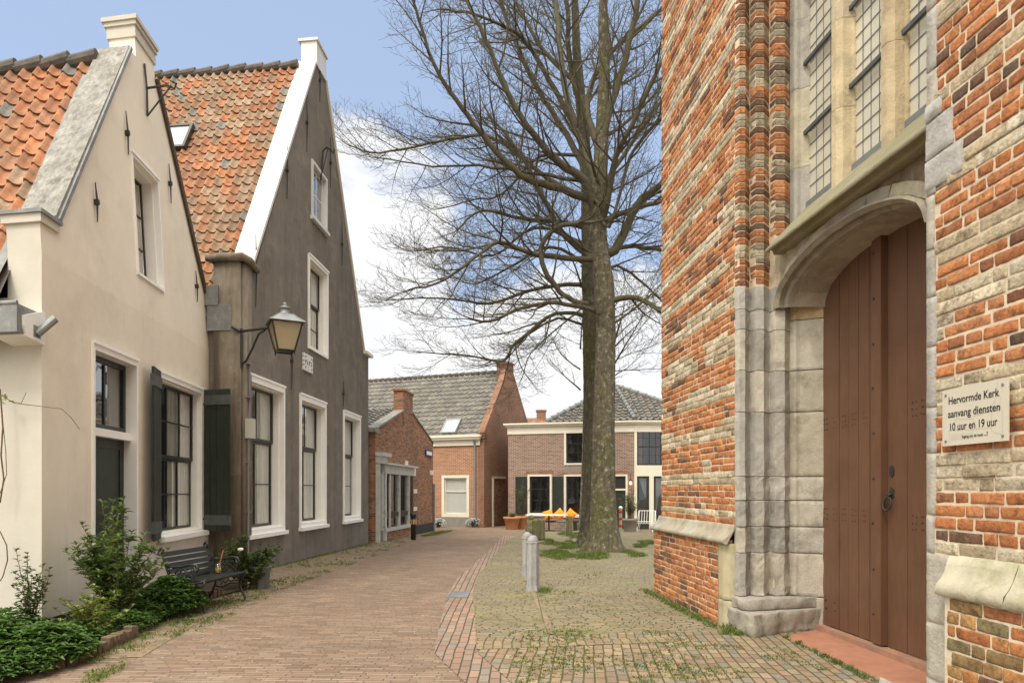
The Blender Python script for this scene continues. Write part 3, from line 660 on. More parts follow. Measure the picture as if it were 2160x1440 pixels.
# wall lantern on the corner
hx, hy = (601-CX)/FPX*11.55, 11.55
L_ = thing('wall_lantern', 'old four-sided street lantern on a curved iron bracket at the corner of the dark house', 'lantern', (hx, hy, 0), 0)
zt3 = EYE+(HY-683)/FPX*11.55; zb3 = EYE+(HY-741)/FPX*11.55; zr3 = EYE+(HY-664)/FPX*11.55
def sq(z, w, rz=radians(28)): return [(w*cos(rz+pi/4+k*pi/2), w*sin(rz+pi/4+k*pi/2), z) for k in range(4)]
b = MB(); A, Bq = sq(zt3, .345), sq(zb3, .19)
for k in range(4): b.tube([A[k], Bq[k]], .016, 4); b.tube([A[k], A[(k+1)%4]], .014, 4); b.tube([Bq[k], Bq[(k+1)%4]], .020, 4); b.tube([Bq[k], (Bq[k][0], Bq[k][1], zb3-.06)], .012, 5)
b.poly(Bq[::-1]); b.build('lamp_frame', M['black'], L_)
b = MB(); A2, B2 = sq(zt3, .335), sq(zb3+.01, .18)
for k in range(4): b.poly([A2[k], B2[k], B2[(k+1)%4], A2[(k+1)%4]])
t_ = NT('amber_lamp_glass'); p_ = t_.n('ShaderNodeBsdfPrincipled'); p_.inputs['Base Color'].default_value = (.58,.50,.33,1); p_.inputs['Roughness'].default_value = .12
tr_ = t_.n('ShaderNodeBsdfTransparent'); tr_.inputs[0].default_value = (.85,.75,.5,1); mx_ = t_.n('ShaderNodeMixShader'); mx_.inputs[0].default_value = .55
t_.l(tr_.outputs[0], mx_.inputs[1]); t_.l(p_.outputs[0], mx_.inputs[2]); t_.l(mx_.outputs[0], t_.out.inputs[0]); M['amber'] = t_.mat
b.build('lamp_glass', M['amber'], L_)
b = MB(); C1, C2 = sq(zt3+.005, .40), sq(zr3, .15)
for k in range(4): b.poly([C1[k], C1[(k+1)%4], C2[(k+1)%4], C2[k]]); b.tube([C1[k], C2[k]], .010, 4); b.tube([C1[k], C1[(k+1)%4]], .012, 4)
b.poly(C2); b.poly(C1[::-1]); b.build('lamp_roof', M['zinc'], L_)
b = MB(); b.smooth = True; b.lathe([(.10,zr3-.01),(.10,zr3+.02),(.075,zr3+.03),(.075,zr3+.10),(.10,zr3+.105),(.10,zr3+.12),(.06,zr3+.14),(.02,zr3+.15),(.035,zr3+.175),(.03,zr3+.20),(.0,zr3+.215)], 16); b.build('finial', M['zinc'], L_)
b = MB(); b.smooth = True; b.lathe([(.03,zb3+.02),(.035,zb3+.08),(.06,zb3+.16),(.055,zb3+.24),(.0,zb3+.29)], 12); b.build('bulb', M['cream_light'], L_)
b = MB(); ex, ey = -4.80-hx, 12.14-hy; zA = zt3-.02; nx, ny = -ex/hypot(ex,ey), -ey/hypot(ex,ey)
b.tube([(ex-.02, ey, zA+.03), (-.26*nx, -.26*ny, zA)], .024, 8)
b.tube([(ex, ey, zA-.55), (ex+nx*.12, ey+ny*.12, zA-.5), (ex+nx*.30, ey+ny*.30, zA-.28), (ex+nx*.45, ey+ny*.45, zA-.07), (ex+nx*.62, ey+ny*.62, zA-.02)], .02, 8)
b.tube([(ex-.01, ey, zA-.62), (ex-.01, ey, zA+.08)], .022, 8); b.tube([(ex-.03,ey-.02,zA+.03),(ex-.16,ey-.05,zA+.10)], .03, 8); b.build('bracket', M['black'], L_)
# ================================================================ CHURCH
YR, C0 = 10.1, 3.05
def cl_(Y, c): return (.083*(c-C0)+1.0034*(YR-Y), .9965*(c-C0))
FC = Frame(C0-.0833*YR, YR, .0833, -1)
CH = thing('church', 'old brick church with beige stone bands, tall leaded window and arched portal, right side', 'church', FC.world(0, 0), FC.rz)
OR = [(.63,.265,.11),(.57,.225,.09),(.66,.30,.13),(.52,.205,.085),(.59,.26,.12),(.49,.205,.095)]
DK = [(.24,.125,.075),(.20,.12,.08),(.31,.145,.08),(.18,.125,.09),(.36,.165,.085)]
TF = [(.61,.51,.345),(.54,.45,.30),(.66,.56,.40),(.51,.42,.28),(.70,.61,.44),(.74,.66,.49)]
ST = [(.42,.395,.335),(.38,.36,.31),(.46,.43,.36),(.40,.35,.26),(.35,.335,.30)]
YS = [(.52,.46,.31),(.48,.40,.27),(.55,.50,.37)]
def rough_brick(mb, x0, x1, z0, z1, y, nx, nz, col, amp, depth=.035, map_=None):
    """one old brick: domed, chipped face on a grid, sides running back into the mortar"""
    mb.col = col; mb.smooth = True; k = len(mb.v); dy = rnd(-.006, .005); ph = rnd(0, 99); tx, tz = rnd(-.006,.006), rnd(-.004,.004)
    def add(x, yy, z): mb.v.append(map_(x, yy, z) if map_ else (x, yy, z))
    e = min(.008, (z1-z0)*.12)
    X = [x0, x0+e]+[x0+e+(x1-x0-2*e)*i/nx for i in range(1, nx)]+[x1-e, x1]
    Z = [z0, z0+e]+[z0+e+(z1-z0-2*e)*i/nz for i in range(1, nz)]+[z1-e, z1]
    nX, nZ = len(X), len(Z)
    for j, z in enumerate(Z):
        for i, x in enumerate(X):
            q = noise.noise(Vector((x*14+ph, z*14, ph)))*.6+noise.noise(Vector((x*38, z*38+ph, 3)))*.5
            ed = (i in (0, nX-1))+(j in (0, nZ-1))
            chip = max(0, noise.noise(Vector((x*9+ph*2, z*9, 7)))-.25)*amp*2.4
            yy = y+dy+(i/(nX-1)-.5)*tx*2+(j/(nZ-1)-.5)*tz*2+q*amp+chip
            xx, zz = x, z
            yy = min(yy, y+.0045)
            if ed: yy += .0045*ed; s_ = noise.noise(Vector((x*30+ph, z*30, 1)))*.004; xx += s_; zz += s_*.8
            add(xx, yy, zz)
    for j in range(nZ-1):
        for i in range(nX-1): mb.face((k+j*nX+i, k+j*nX+i+1, k+(j+1)*nX+i+1, k+(j+1)*nX+i))
    per = [i for i in range(nX)]+[j*nX+nX-1 for j in range(1, nZ)]+[(nZ-1)*nX+i for i in range(nX-2, -1, -1)]+[j*nX for j in range(nZ-2, 0, -1)]
    kb = len(mb.v)
    for q in per:
        v = mb.v[k+q]; mb.v.append((v[0], v[1]+depth, v[2]) if not map_ else tuple(Vector(v)+Vector(map_(0, depth, 0))-Vector(map_(0, 0, 0))))
    n = len(per)
    for i in range(n): mb.face((k+per[i], kb+i, kb+(i+1) % n, k+per[(i+1) % n]))
def brickwork(mb, x0, x1, z0, z1, y, ch, fine, kind, skip=None, amp=.005, bl=(.13, .27), jx=None):
    n = round((z1-z0)/ch); ch = (z1-z0)/n
    for k in range(n):
        za = z0+k*ch; zm_ = za+ch/2; x = x0-rnd(0, .18); hd = R.random() < .5
        while x < x1:
            knd0 = kind(x+.1, zm_)
            L = (bl[0] if hd else bl[1])*rnd(.85, 1.12)
            if knd0 == 'T' and R.random() < .6: L = rnd(.22, .42)
            hd = (not hd) if R.random() < .8 else hd
            xa, xb = max(x, x0), min(x+L, x1); xc = (xa+xb)/2
            x += L
            if xb-xa < .045: continue
            if skip and skip(xc, zm_, xa, xb): continue
            kd = kind(xc, zm_)
            if kd == 'T': col = R.choice(TF); jt = .007
            elif kd == 'S': col = R.choice(ST); jt = .007
            elif kd == 'G': col = R.choice([(.46,.28,.12),(.36,.24,.11),(.58,.27,.10),(.50,.24,.09),(.30,.25,.13),(.54,.30,.12)]); jt = .009
            else:
                u = noise.noise(Vector((xc*1.1, zm_*1.3, 4.2)))*.9
                col = R.choice(DK) if R.random() < (.13 if fine else .10)+u else R.choice(OR); jt = .014 if fine else .010
            f = rnd(.82, 1.12); col = tuple(c*f for c in col)
            nx = max(1, int((xb-xa)/(.03 if fine else .09))); nz = 3 if fine else 1
            rough_brick(mb, xa+jt/2+.001, xb-jt/2-.001, za+jt/2, za+ch-jt/2, y, nx, nz, col, (amp if kd == 'B' or kd == 'G' else amp*.45))
def band(z, z0=1.14, per=.475, two=.15, start=.0):
    q = (z-z0) % per
    return q < two
# ---- far wall face between the corner and the portal (kept as the wall's own bricks)
xL, _ = cl_(10.1, C0); xR, _ = cl_(7.44, C0)
def kindL(x, z):
    zz = z-.0*x
    if z < 1.2: return 'B'
    k = int((zz-1.12)/.475)
    q = (zz-1.12) % .475
    if q < .15 and noise.noise(Vector((x*.9, k*3.7, 1))) > -.6: return 'T'
    if q < .24 and noise.noise(Vector((x*1.3, k*2.1, 8))) > .12: return 'T'
    return 'B'
b = MB(); brickwork(b, xL, xR, 1.12, 9.2, 0, .0745, False, kindL)
b.mi = 1; b.col = (1,1,1); b.smooth = False; b.box(xL+.004, xR-.004, .0065, .05, 1.1, 9.2)
b.mi = 2; b.box(xL+.006, xR-.2, .01, 3.5, 9.2, 13); b.box(xL+.006, xR-.2, .05, 3.5, 0, 9.2)
b.build('wall', [M['chbrick'], M['mortar'], M['chbrick2']], CH, label='brick wall between the corner and the portal')
# left return of that wall (rounded corner bricks seen edge on)
# ---- plinth under it
PY = -.10
b = MB(); brickwork(b, xL-.06, xR-.20, .0, .93, PY, .072, False, lambda x, z: 'B', amp=.008)
b.mi = 1; b.col = (1,1,1); b.smooth = False; b.box(xL-.055, xR-.1, PY+.0065, .01, -.3, .95)
b.build('plinth_wall', [M['chbrick'], M['mortar']], CH)
def relief(mb, path, z0, z1, col, amp=.008, step=.035, top=False, joint=.004, ins=.006, smooth=True):
    pts = []
    for (xa, ya), (xb, yb) in zip(path, path[1:]):
        n = max(1, int(hypot(xb-xa, yb-ya)/step))
        for i in range(n): pts.append((xa+(xb-xa)*i/n, ya+(yb-ya)*i/n))
    pts.append(path[-1]); nz = max(2, int((z1-z0)/.045)); k = len(mb.v); n = len(pts); ph = rnd(0, 50); mb.col = col; mb.smooth = smooth
    zs = [z0+joint, z0+joint+.006]+[z0+(z1-z0)*j/nz for j in range(1, nz)]+[z1-joint-.006, z1-joint]
    for j, z in enumerate(zs):
        for i, (x, y) in enumerate(pts):
            a, c = pts[max(i-1, 0)], pts[min(i+1, n-1)]; dx, dy = c[0]-a[0], c[1]-a[1]; L = hypot(dx, dy) or 1; nx_, ny_ = dy/L, -dx/L
            q = noise.noise(Vector((x*5+ph, y*5, z*5)))*.9+noise.noise(Vector((x*17, y*17+ph, z*17)))*.5
            d = -q*amp-(ins if j in (0, len(zs)-1) else 0)
            mb.v.append((x+nx_*d, y+ny_*d, z))
    for j in range(len(zs)-1):
        for i in range(n-1): mb.face((k+j*n+i, k+j*n+i+1, k+(j+1)*n+i+1, k+(j+1)*n+i))
    if top:
        mb.smooth = False; m = len(zs)-1; mb.face([k+m*n+i for i in range(n)])
def sweep(mb, prof, xs, colf, amp=.006):                     # profile (y,z) swept along x in blocks
    for xa, xb in zip(xs, xs[1:]):
        n = max(2, int((xb-xa)/.05)); mb.col = colf(); mb.smooth = True; ph = rnd(0, 50); k = len(mb.v); m = len(prof)
        X = [xa+.001]+[xa+(xb-xa)*i/n for i in range(1, n)]+[xb-.001]
        for i, x in enumerate(X):
            for j, (y, z) in enumerate(prof):
                q = noise.noise(Vector((x*6+ph, y*9, z*9)))*amp*1.4+noise.noise(Vector((x*20+ph, y*20, z*20)))*amp*.7
                mb.v.append((x, y+q+(.001 if i in (0, n) else 0), z+q*.5))
        for i in range(len(X)-1):
            for j in range(m-1): mb.face((k+i*m+j, k+(i+1)*m+j, k+(i+1)*m+j+1, k+i*m+j+1))
prof = [(.02,1.13),(-.012,1.125),(-.022,1.09),(-.04,1.05),(-.075,1.01),(-.115,.985),(-.14,.965),(-.145,.925),(-.10,.915)]
b = MB(); xs = [xL-.10]
while xs[-1] < xR-.35: xs.append(xs[-1]+rnd(.35,.6))
xs = xs[:-1]+[xR+.022]; sweep(b, prof, xs, lambda: R.choice([(.36,.34,.28),(.42,.40,.33),(.39,.35,.26)]))
b.smooth = False; k = len(b.v); b.v += [(xR+.020, y, z) for y, z in prof]; b.face(range(k, k+len(prof)))
b.build('plinth_cap', M['stone'], CH, label='sloping grey stone cap of the plinth left of the portal')
b = MB(); relief(b, [(xR-.22, PY+.01), (xR-.215, PY-.006), (xR-.06, PY-.006), (xR+.0, PY+.05), (xR+.0, .04)], .30, .925, (.46,.40,.26), .005)
relief(b, [(xR-.22, PY+.01), (xR-.215, PY-.006), (xR-.06, PY-.002), (xR+.0, PY+.05), (xR+.0, .04)], -.1, .30, (.44,.38,.26), .012)
b.build('quoin', M['moststone'], CH)
# ---- moulded jamb: brick shafts above, stone below
PR = [(7.44,3.05),(7.36,3.066),(7.36,3.128),(7.48,3.225),(7.485,3.236),(7.375,3.25),(7.375,3.335),(7.49,3.445),(7.495,3.458),(7.395,3.47),(7.395,3.57),(7.50,3.675)]
prj = [cl_(Y, c) for Y, c in PR]
zsplit = EYE+(HY-606)/FPX*7.42
b = MB(); n = round((9.2-zsplit)/.0745); ch = (9.2-zsplit)/n
groups = [prj[0:4], prj[4:8], prj[8:12]]
for gi, gpth in enumerate(groups):
    for k in range(n):
        z = zsplit+k*ch+gi*.02
        if gi == 2 and z < 4.20: continue
        q = (z-1.12) % .475
        if q < .15 or R.random() < .12: col = R.choice([(.36,.315,.23),(.42,.37,.27),(.33,.29,.21),(.52,.46,.33)])
        else: col = R.choice(OR) if R.random() < .52 else R.choice(DK)
        f = rnd(.85, 1.1); col = tuple(c*f for c in col)
        p_ = [(x+rnd(-.004,.004), y+rnd(-.004,.004)) for x, y in gpth]
        # clip a bit inwards so mortar shows between the shafts
        relief(b, p_, z, z+ch, col, amp=.006, step=.045, joint=.006, ins=.005, smooth=False)
b.mi = 1; b.smooth = False; b.col = (1,1,1)
mp_ = [(x-.009, y+.002) for x, y in prj]
for (xa, ya), (xb, yb) in zip(mp_, mp_[1:]): b.poly([(xa,ya,zsplit),(xb,yb,zsplit),(xb,yb,9.2),(xa,ya,9.2)])
b.build('brick_shafts', [M['chbrick'], M['mortar']], CH)
def stcol(): 
    c = R.choice([(.47,.45,.40),(.52,.49,.42),(.43,.41,.36),(.56,.52,.43),(.49,.47,.42)]); f = rnd(.9,1.08); return tuple(x*f for x in c)
lv = [.0]+[EYE+(HY-y)/FPX*7.42 for y in (1255,1165,1110,1055,1005,870,783,697,655,606)]
b = MB()
for za, zb in zip(lv[1:], lv[2:]):
    b_amp = .022 if za < 1.6 else .010
    for gpth in (prj[0:4]+[prj[4]], prj[4:8]+[prj[8]], prj[8:12]): relief(b, gpth, za, zb, tuple(c_*(.82 if za < 1.2 else 1) for c_ in stcol()), amp=b_amp, joint=.002, smooth=False)
pb = [cl_(Y, c) for Y, c in ((7.46,2.985),(6.93,2.99),(6.90,3.02),(7.16,3.50),(7.38,4.0))]
relief(b, pb, .0, .24, (.36,.33,.27), amp=.045, top=True)
pb = [cl_(Y, c) for Y, c in ((7.46,3.0),(7.22,3.015),(7.15,3.08),(7.20,3.36),(7.27,3.5),(7.30,3.66),(7.36,3.9))]
relief(b, pb, .24, lv[1], (.40,.37,.32), amp=.045, top=True)
b.mi = 1; b.smooth = False; b.col = (1,1,1)
mp_ = [(x-.032, y+.006) for x, y in prj]
for (xa, ya), (xb, yb) in zip(mp_, mp_[1:]): b.poly([(xa,ya,.2),(xb,yb,.2),(xb,yb,zsplit),(xa,ya,zsplit)])
b.build('stone_jamb', [M['stone'], M['mortar']], CH, label='worn grey stone shafts and base on the far side of the portal')
# reveal blocks beside the door
b = MB(); lv2 = [.0]+[EYE+(HY-y)/FPX*7.48 for y in (1255,1165,1110,1055,1005,870,783,677,600,540)]
ra = [cl_(7.50,3.675), cl_(7.44,3.70), cl_(7.43,3.715), cl_(7.44,3.735), cl_(7.31,3.99)]
for i, (za, zb) in enumerate(zip(lv2, lv2[1:])):
    col = [(.43,.39,.32),(.47,.42,.34),(.46,.43,.36),(.48,.44,.36),(.50,.46,.38),(.42,.38,.29),(.44,.40,.31),(.57,.53,.44),(.62,.48,.28),(.46,.42,.35),(.5,.44,.34)][min(i,10)]
    relief(b, ra, za, zb, col, amp=.020 if i < 5 else .004)
b.mi = 1; b.smooth = False; b.col = (1,1,1); q0, q1 = cl_(7.52,3.66), cl_(7.34,4.12); b.poly([(q0[0],q0[1],0),(q1[0],q1[1],0),(q1[0],q1[1],4.0),(q0[0],q0[1],4.0)])
b.build('door_reveal', [M['stone'], M['mortar']], CH)
# ---- arch
YC, HWd, zsp, ris = 6.18, 1.18, 3.46, .44
def arch(t, k=0.0):                                            # t from 0 (far spring) to pi
    return YC+(HWd+k)*cos(t), zsp+(ris+k)*sin(t)**.92
def ap(Y, c, z): x, y = cl_(Y, c); return (x, y, z)
b = MB(); N = 40
def ring_strip(mb, ka, ca, kb, cb, t0, t1, col, amp=.004):
    n = max(2, int((t1-t0)/pi*44)); mb.col = col; mb.smooth = True; m = 4; k = len(mb.v); ph = rnd(0, 9)
    for i in range(n+1):
        t = t0+(t1-t0)*i/n
        for j in range(m+1):
            kk = ka+(kb-ka)*j/m; cc = ca+(cb-ca)*j/m; Y, z = arch(t, kk)
            q = noise.noise(Vector((Y*8+ph, z*8, cc*8)))*amp*2
            mb.v.append(ap(Y, cc+q+(.008 if i in (0, n) else 0), z+q))
    for i in range(n):
        for j in range(m): mb.face((k+i*(m+1)+j, k+i*(m+1)+j+1, k+(i+1)*(m+1)+j+1, k+(i+1)*(m+1)+j))
ts = [0.0,.34,.62,.90,1.12,1.36,1.60,1.86,2.14,2.42,2.72,pi]
for t0, t1 in zip(ts, ts[1:]):
    col = R.choice([(.44,.41,.33),(.50,.46,.34),(.40,.37,.30),(.48,.43,.32)])
    if 2.4 > t0 > 2.1: col = (.54,.50,.34)
    ring_strip(b, .02, 3.495, .135, 3.49, t0, t1, col, .005)
    ring_strip(b, .135, 3.49, .14, 3.56, t0, t1, col, .002)
for t0, t1 in zip(ts[::2], ts[2::2]+[pi]):
    c = R.choice([(.30,.265,.20),(.34,.30,.22)])
    for (ka,ca,kb,cb) in ((.02,3.50,.03,3.455),(.03,3.455,-.0,3.43),(-.0,3.43,-.035,3.47),(-.035,3.47,-.02,3.53),(-.02,3.53,-.06,3.555),(-.06,3.555,-.07,3.62)): ring_strip(b, ka, ca, kb, cb, t0, t1, c, .002)
for i in range(9):
    t0, t1 = pi*i/9, pi*(i+1)/9; ring_strip(b, -.07, 3.62, -.06, 3.98, t0, t1, R.choice([(.40,.34,.24),(.36,.31,.23),(.42,.37,.28)]), .004)
b.build('portal_arch', M['stone'], CH)
# spandrel wall over the arch
b = MB(); b.smooth = False; zt4 = 4.06; cS = 3.52
def archz(Y, k=.08):
    u = (Y-YC)/(HWd+k)
    return zsp-.3 if abs(u) >= 1 else zsp+(ris+k)*(1-u*u)**.46
n = 70
for i in range(n):
    Ya, Yb = 7.5-(7.5-4.7)*i/n, 7.5-(7.5-4.7)*(i+1)/n
    za, zb = archz(Ya), archz(Yb)
    for j in range(8):
        f0, f1 = j/8, (j+1)/8; q = []
        for Y, z_, f in ((Ya,za,f0),(Yb,zb,f0),(Yb,zb,f1),(Ya,za,f1)):
            z = z_+(zt4-z_)*f; d = noise.noise(Vector((Y*6, z*6, 2)))*.035+noise.noise(Vector((Y*17, z*17, 2)))*.02
            q.append(ap(Y, cS+d, z))
        u = noise.noise(Vector((Ya*1.6, (za+(zt4-za)*f0)*2.2, 9)))
        b.col = (.24,.185,.12) if Ya < 6.6 and u > -.15 else ((.45,.41,.30) if Ya > 6.7 else (.40,.37,.32))
        b.smooth = True; b.poly(q)
b.build('rubble_spandrel', M['stone'], CH)
# ---- sloping sill (hood) above the portal
zs_ = EYE+.7746*3.32
def cs(c): return .9965*(c-C0)
prof = [(cs(3.83),zs_+.52),(cs(3.60),zs_+.29),(cs(3.34),zs_+.022),(cs(3.32),zs_+.0),(cs(3.322),zs_-.028),(cs(3.335),zs_-.034),(cs(3.352),zs_-.01),(cs(3.378),zs_+.0),(cs(3.40),zs_-.012),(cs(3.408),zs_-.045),(cs(3.425),zs_-.05),(cs(3.53),zs_-.045)]
xA, xB = cl_(7.31,3.32)[0], cl_(4.2,3.32)[0]
b = MB(); xs = [xA]
while xs[-1] < xB: xs.append(xs[-1]+rnd(.8,1.1))
sweep(b, prof, xs, lambda: R.choice([(.27,.25,.17),(.25,.235,.165),(.29,.26,.18)]), .0015)
k = len(b.v); b.smooth = False; b.col = (.3,.28,.2); b.v += [(xA+.004, y, z) for y, z in prof]; b.face(range(k, k+len(prof)))
b.build('window_sill', M['moststone'], CH)
# ---- tall window
zw = 4.60; cW = 3.80; zT = 8.6
b = MB()
def vpost(path, z0, z1, colf, blk=(.7,1.0)):
    z = z0
    while z < z1: zz = min(z1, z+rnd(*blk)); relief(b, path, z, zz, colf(), amp=.0025, joint=.001, ins=.003, smooth=False); z = zz
pf = lambda *a: [cl_(Y, c) for Y, c in a]
YL = [(.60,.50,.32),(.64,.44,.25),(.54,.46,.32),(.62,.40,.22),(.58,.47,.30)]
vpost(pf((7.50,3.675),(7.42,3.685),(7.40,3.71),(7.40,3.745),(7.345,3.80),(7.335,3.83),(7.335,3.86)), zs_+.05, zT, lambda: R.choice([(.47,.44,.34),(.50,.46,.34),(.40,.38,.33)]))
wf = b.build('church_window', M['stone'], CH)
for Yn in (6.51, 5.74, 4.97):
    b = MB(); vpost(pf((Yn+.16,3.86),(Yn+.155,3.70),(Yn+.12,3.655),(Yn+.045,3.655),(Yn+.0,3.70),(Yn-.002,3.78),(Yn-.012,3.80),(Yn-.012,3.86)), zw-.22, zT, lambda: R.choice(YL)); b.build('mullion', M['stone'], wf)
b = MB(); b.smooth = False
for Ya, Yb in ((7.345,6.66),(6.51,5.89),(5.74,5.12),(4.97,4.4)):
    b.poly([ap(Ya,cW+.02,zw-.1),ap(Yb,cW+.02,zw-.1),ap(Yb,cW+.02,zT),ap(Ya,cW+.02,zT)])
b.build('leaded_glass', M['leadglass'], wf)
b = MB()
for Ya, Yb in ((7.345,6.66),(6.51,5.89),(5.74,5.12),(4.97,4.4)):
    for i in range(1, 5):
        Y = Ya+(Yb-Ya)*i/5; x, y = cl_(Y, cW+.014); b.box(x-.0022, x+.0022, y-.002, y+.004, zw-.1, zT)
    z = zw+.02
    while z < zT:
        a, c = cl_(Ya, cW+.014), cl_(Yb, cW+.014); b.box(a[0], c[0], a[1]-.0025, a[1]+.0035, z-.003, z+.003); z += .148
b.build('lead_cames', M['came'], wf)
M['bar'] = mat('dark_saddle_bar', (.085,.095,.10), .6, var=.3, vs=8, bump=.4, bs=30)
for Ya, Yb in ((7.36,6.64),(6.53,5.87),(5.76,5.1),(4.99,4.4)):
    for k in range(5):
        b = MB(); z = zw+.745*(k+1)-.0; a, c = cl_(Ya, cW-.03), cl_(Yb, cW-.03); b.box(a[0], c[0], a[1]-.018, a[1]+.012, z-.022, z+.018); b.build('saddle_bar', M['bar'], wf)
    b = MB(); a, c = cl_(Ya, cW-.01), cl_(Yb, cW-.01); b.box(a[0], c[0], a[1]-.012, a[1]+.01, zw-.06, zw+.0); b.build('lead_strip', M['came'], wf)
# ---- door
cd = 3.95; Y0, Ym, Y1 = 7.52, 6.30, 5.0; zd = .068
def dbox(mb, Ya, Yb, ca, cb, z0, z1):
    a, c = cl_(Ya, ca), cl_(Yb, cb); mb.box(a[0], c[0], a[1], c[1], z0, z1)
b = MB(); npl = 7; wd = (Y0-Ym)/npl
Yp = [7.52,7.40,7.20,7.02,6.84,6.66,6.50,6.36,6.30]
Yp = [7.52,7.36,7.19,7.02,6.85,6.68,6.50,6.33]
for a, c in zip(Yp, Yp[1:]): dbox(b, a-.007, c+.007, cd+rnd(-.004,.004), cd+.06, zd+rnd(0,.012), 4.15)
dbox(b, 7.52, 6.33, cd+.02, cd+.07, zd, 4.16)
dbox(b, 6.40, 6.27, cd-.045, cd+.03, zd+.01, 4.15)
dl = b.build('door', M['door'], CH, label='left door leaf with cover strip and rows of nails')
def nails(Ys, zs, c, r=.013):
    b = MB(); b.smooth = True
    for z in zs:
        for Y in Ys:
            x, y = cl_(Y+rnd(-.008,.008), c); z_ = z+rnd(-.008,.008)
            b.tube([(x,y+.002,z_),(x,y-.006,z_),(x,y-.011,z_)], [r,r*.85,r*.3], 7)
    return b
b = nails([6.375], [.35+.42*i for i in range(9)], cd-.045, .015)
for bb in (nails([7.44], [.28,.62,2.3,2.6,1.1,1.5], cd, .014), nails([7.1,7.27], [.25,.33], cd, .013)):
    k = len(b.v); b.v += bb.v
    for f in bb.f: b.smooth = True; b.face([k+i for i in f])
for z0 in (1.20, 2.15):
    bb = nails([7.30,7.25,7.12,7.07,6.95,6.90,6.78,6.73,6.6,6.56], [z0+.055*i for i in range(3)], cd, .006)
    k = len(b.v); b.v += bb.v
    for f in bb.f: b.face([k+i for i in f])
b.build('nails', M['iron'], dl)
b = MB()
Yq = [6.27,6.10,5.86,5.62,5.38,5.14,4.9]
Yq = [6.27,5.99,5.72,5.46,5.2,4.94]
for a, c in zip(Yq, Yq[1:]): dbox(b, a-.007, c+.007, cd+.02+rnd(-.002,.003), cd+.08, zd+rnd(0,.01), 4.15)
dbox(b, 6.27, 4.94, cd+.04, cd+.09, zd, 4.16)
dr2 = b.build('door', M['door'], CH, label='right door leaf with the iron ring handle')
b = nails([5.92,5.87,5.8,5.78], [1.16,1.22,1.28,2.15,2.21,2.27], cd+.02, .007); b.build('nails', M['iron'], dr2)
xh, yh = cl_(6.20, cd+.018)
b = MB(); b.smooth = True; zh = EYE+(HY-1052)/FPX*6.2
b.tube([(xh,yh,zh+.045),(xh,yh-.03,zh+.04),(xh,yh-.04,zh+.02)], [.02,.013,.010], 8)
pts = [(xh+.055*sin(a), yh-.035-.012*(1-cos(a)), zh-.045+.06*cos(a)) for a in [2*pi*i/24 for i in range(25)]]
b.tube(pts, .009, 8, cap=False); b.smooth = False
pts = [(xh+.03*cos(2*pi*i/10)*(1+.25*(i%2)), zh+.055+.045*sin(2*pi*i/10)*(1+.25*(i%2))) for i in range(10)]
b.prism(pts, yh-.008, yh); b.build('ring_handle', M['iron'], dr2)
b = MB(); zk_ = EYE+(HY-993)/FPX*6.2
b.prism([(xh+.032*cos(2*pi*i/24)*(1+.12*(i%2)), zk_+.048*sin(2*pi*i/24)*(1+.12*(i%2))) for i in range(24)], yh-.008, yh); b.mi = 1
b.box(xh-.005, xh+.005, yh-.0095, yh-.006, zk_-.02, zk_+.01); b.build('keyhole_plate', [M['iron'], M['black']], dr2)
# threshold and step
b = MB()
p4 = [cl_(Y, c) for Y, c in ((7.38,3.855),(7.38,4.12),(4.9,4.12),(4.9,3.855))]; b.prism([p4[0], p4[3], p4[2], p4[1]], -.2, zd-.004, 'z')
b.build('threshold', M['thresholdstone'], CH)
b = MB()
p4 = [cl_(Y, c) for Y, c in ((6.98,3.36),(7.30,3.855),(5.0,3.855),(5.1,3.36))]; b.prism([p4[0], p4[3], p4[2], p4[1]], -.2, .0145, 'z')
b.build('door_step', M['sandred'], CH)
# ---- near jamb and near wall
xN, _ = cl_(4.40, C0); xE, _ = cl_(1.4, C0)
def kindR(x, z):
    if z < 1.0: return 'G' if z < .82 and R.random() < .75 else 'B'
    k = int((z-1.05)/.475); q = (z-1.05) % .475
    if k in (1, 2) and q < .17 : return 'T'
    if k == 3 and q < .30: return 'T' if q > .1 or noise.noise(Vector((x*1.5, 3, 1))) > 0 else 'B'
    if q < .155 and noise.noise(Vector((x*.8, k*3.7+2, 1))) > -.3: return 'T'
    return 'B'
def skipR(xc, z, xa, xb): return False
b = MB(); brickwork(b, xN+.05, xE, 1.10, 5.2, 0, .0785, True, kindR, amp=.005, bl=(.13,.27))
b.mi = 1; b.col = (1,1,1); b.smooth = False; b.box(xN+.03, xE+.05, .0065, .3, 1.08, 5.2)
b.mi = 2; b.box(xN+.04, xE+5, .32, 3.5, -.2, 13); b.box(xE+.02, xE+5, .005, .4, -.2, 13); b.box(xN+.04, xE+.02, .006, .32, 5.2, 13)
b.build('wall', [M['chbrick'], M['mortar'], M['chbrick2']], CH, label='rough brick wall nearest the camera, with the notice plate on it')
b = MB(); brickwork(b, xN+.27, xE, -.1, .86, -.085, .078, True, lambda x, z: 'G' if R.random() < .8 else 'B', amp=.009, bl=(.12,.26))
b.mi = 1; b.col = (1,1,1); b.smooth = False; b.box(xN+.25, xE+.05, -.085+.008, .01, -.2, .9)
b.build('plinth_wall', [M['chbrick'], M['mortar']], CH, label='green-stained brick base of the near wall')
prof = [(.02,1.105),(-.012,1.10),(-.03,1.05),(-.048,1.0),(-.072,.96),(-.10,.925),(-.108,.87),(-.07,.855)]
b = MB(); xs = [xN+.20, xN+.72, xN+1.05, xN+1.6, xN+2.2, xN+3.1]; sweep(b, prof, xs, lambda: R.choice([(.50,.47,.32),(.47,.45,.33),(.52,.48,.36)]), .008)
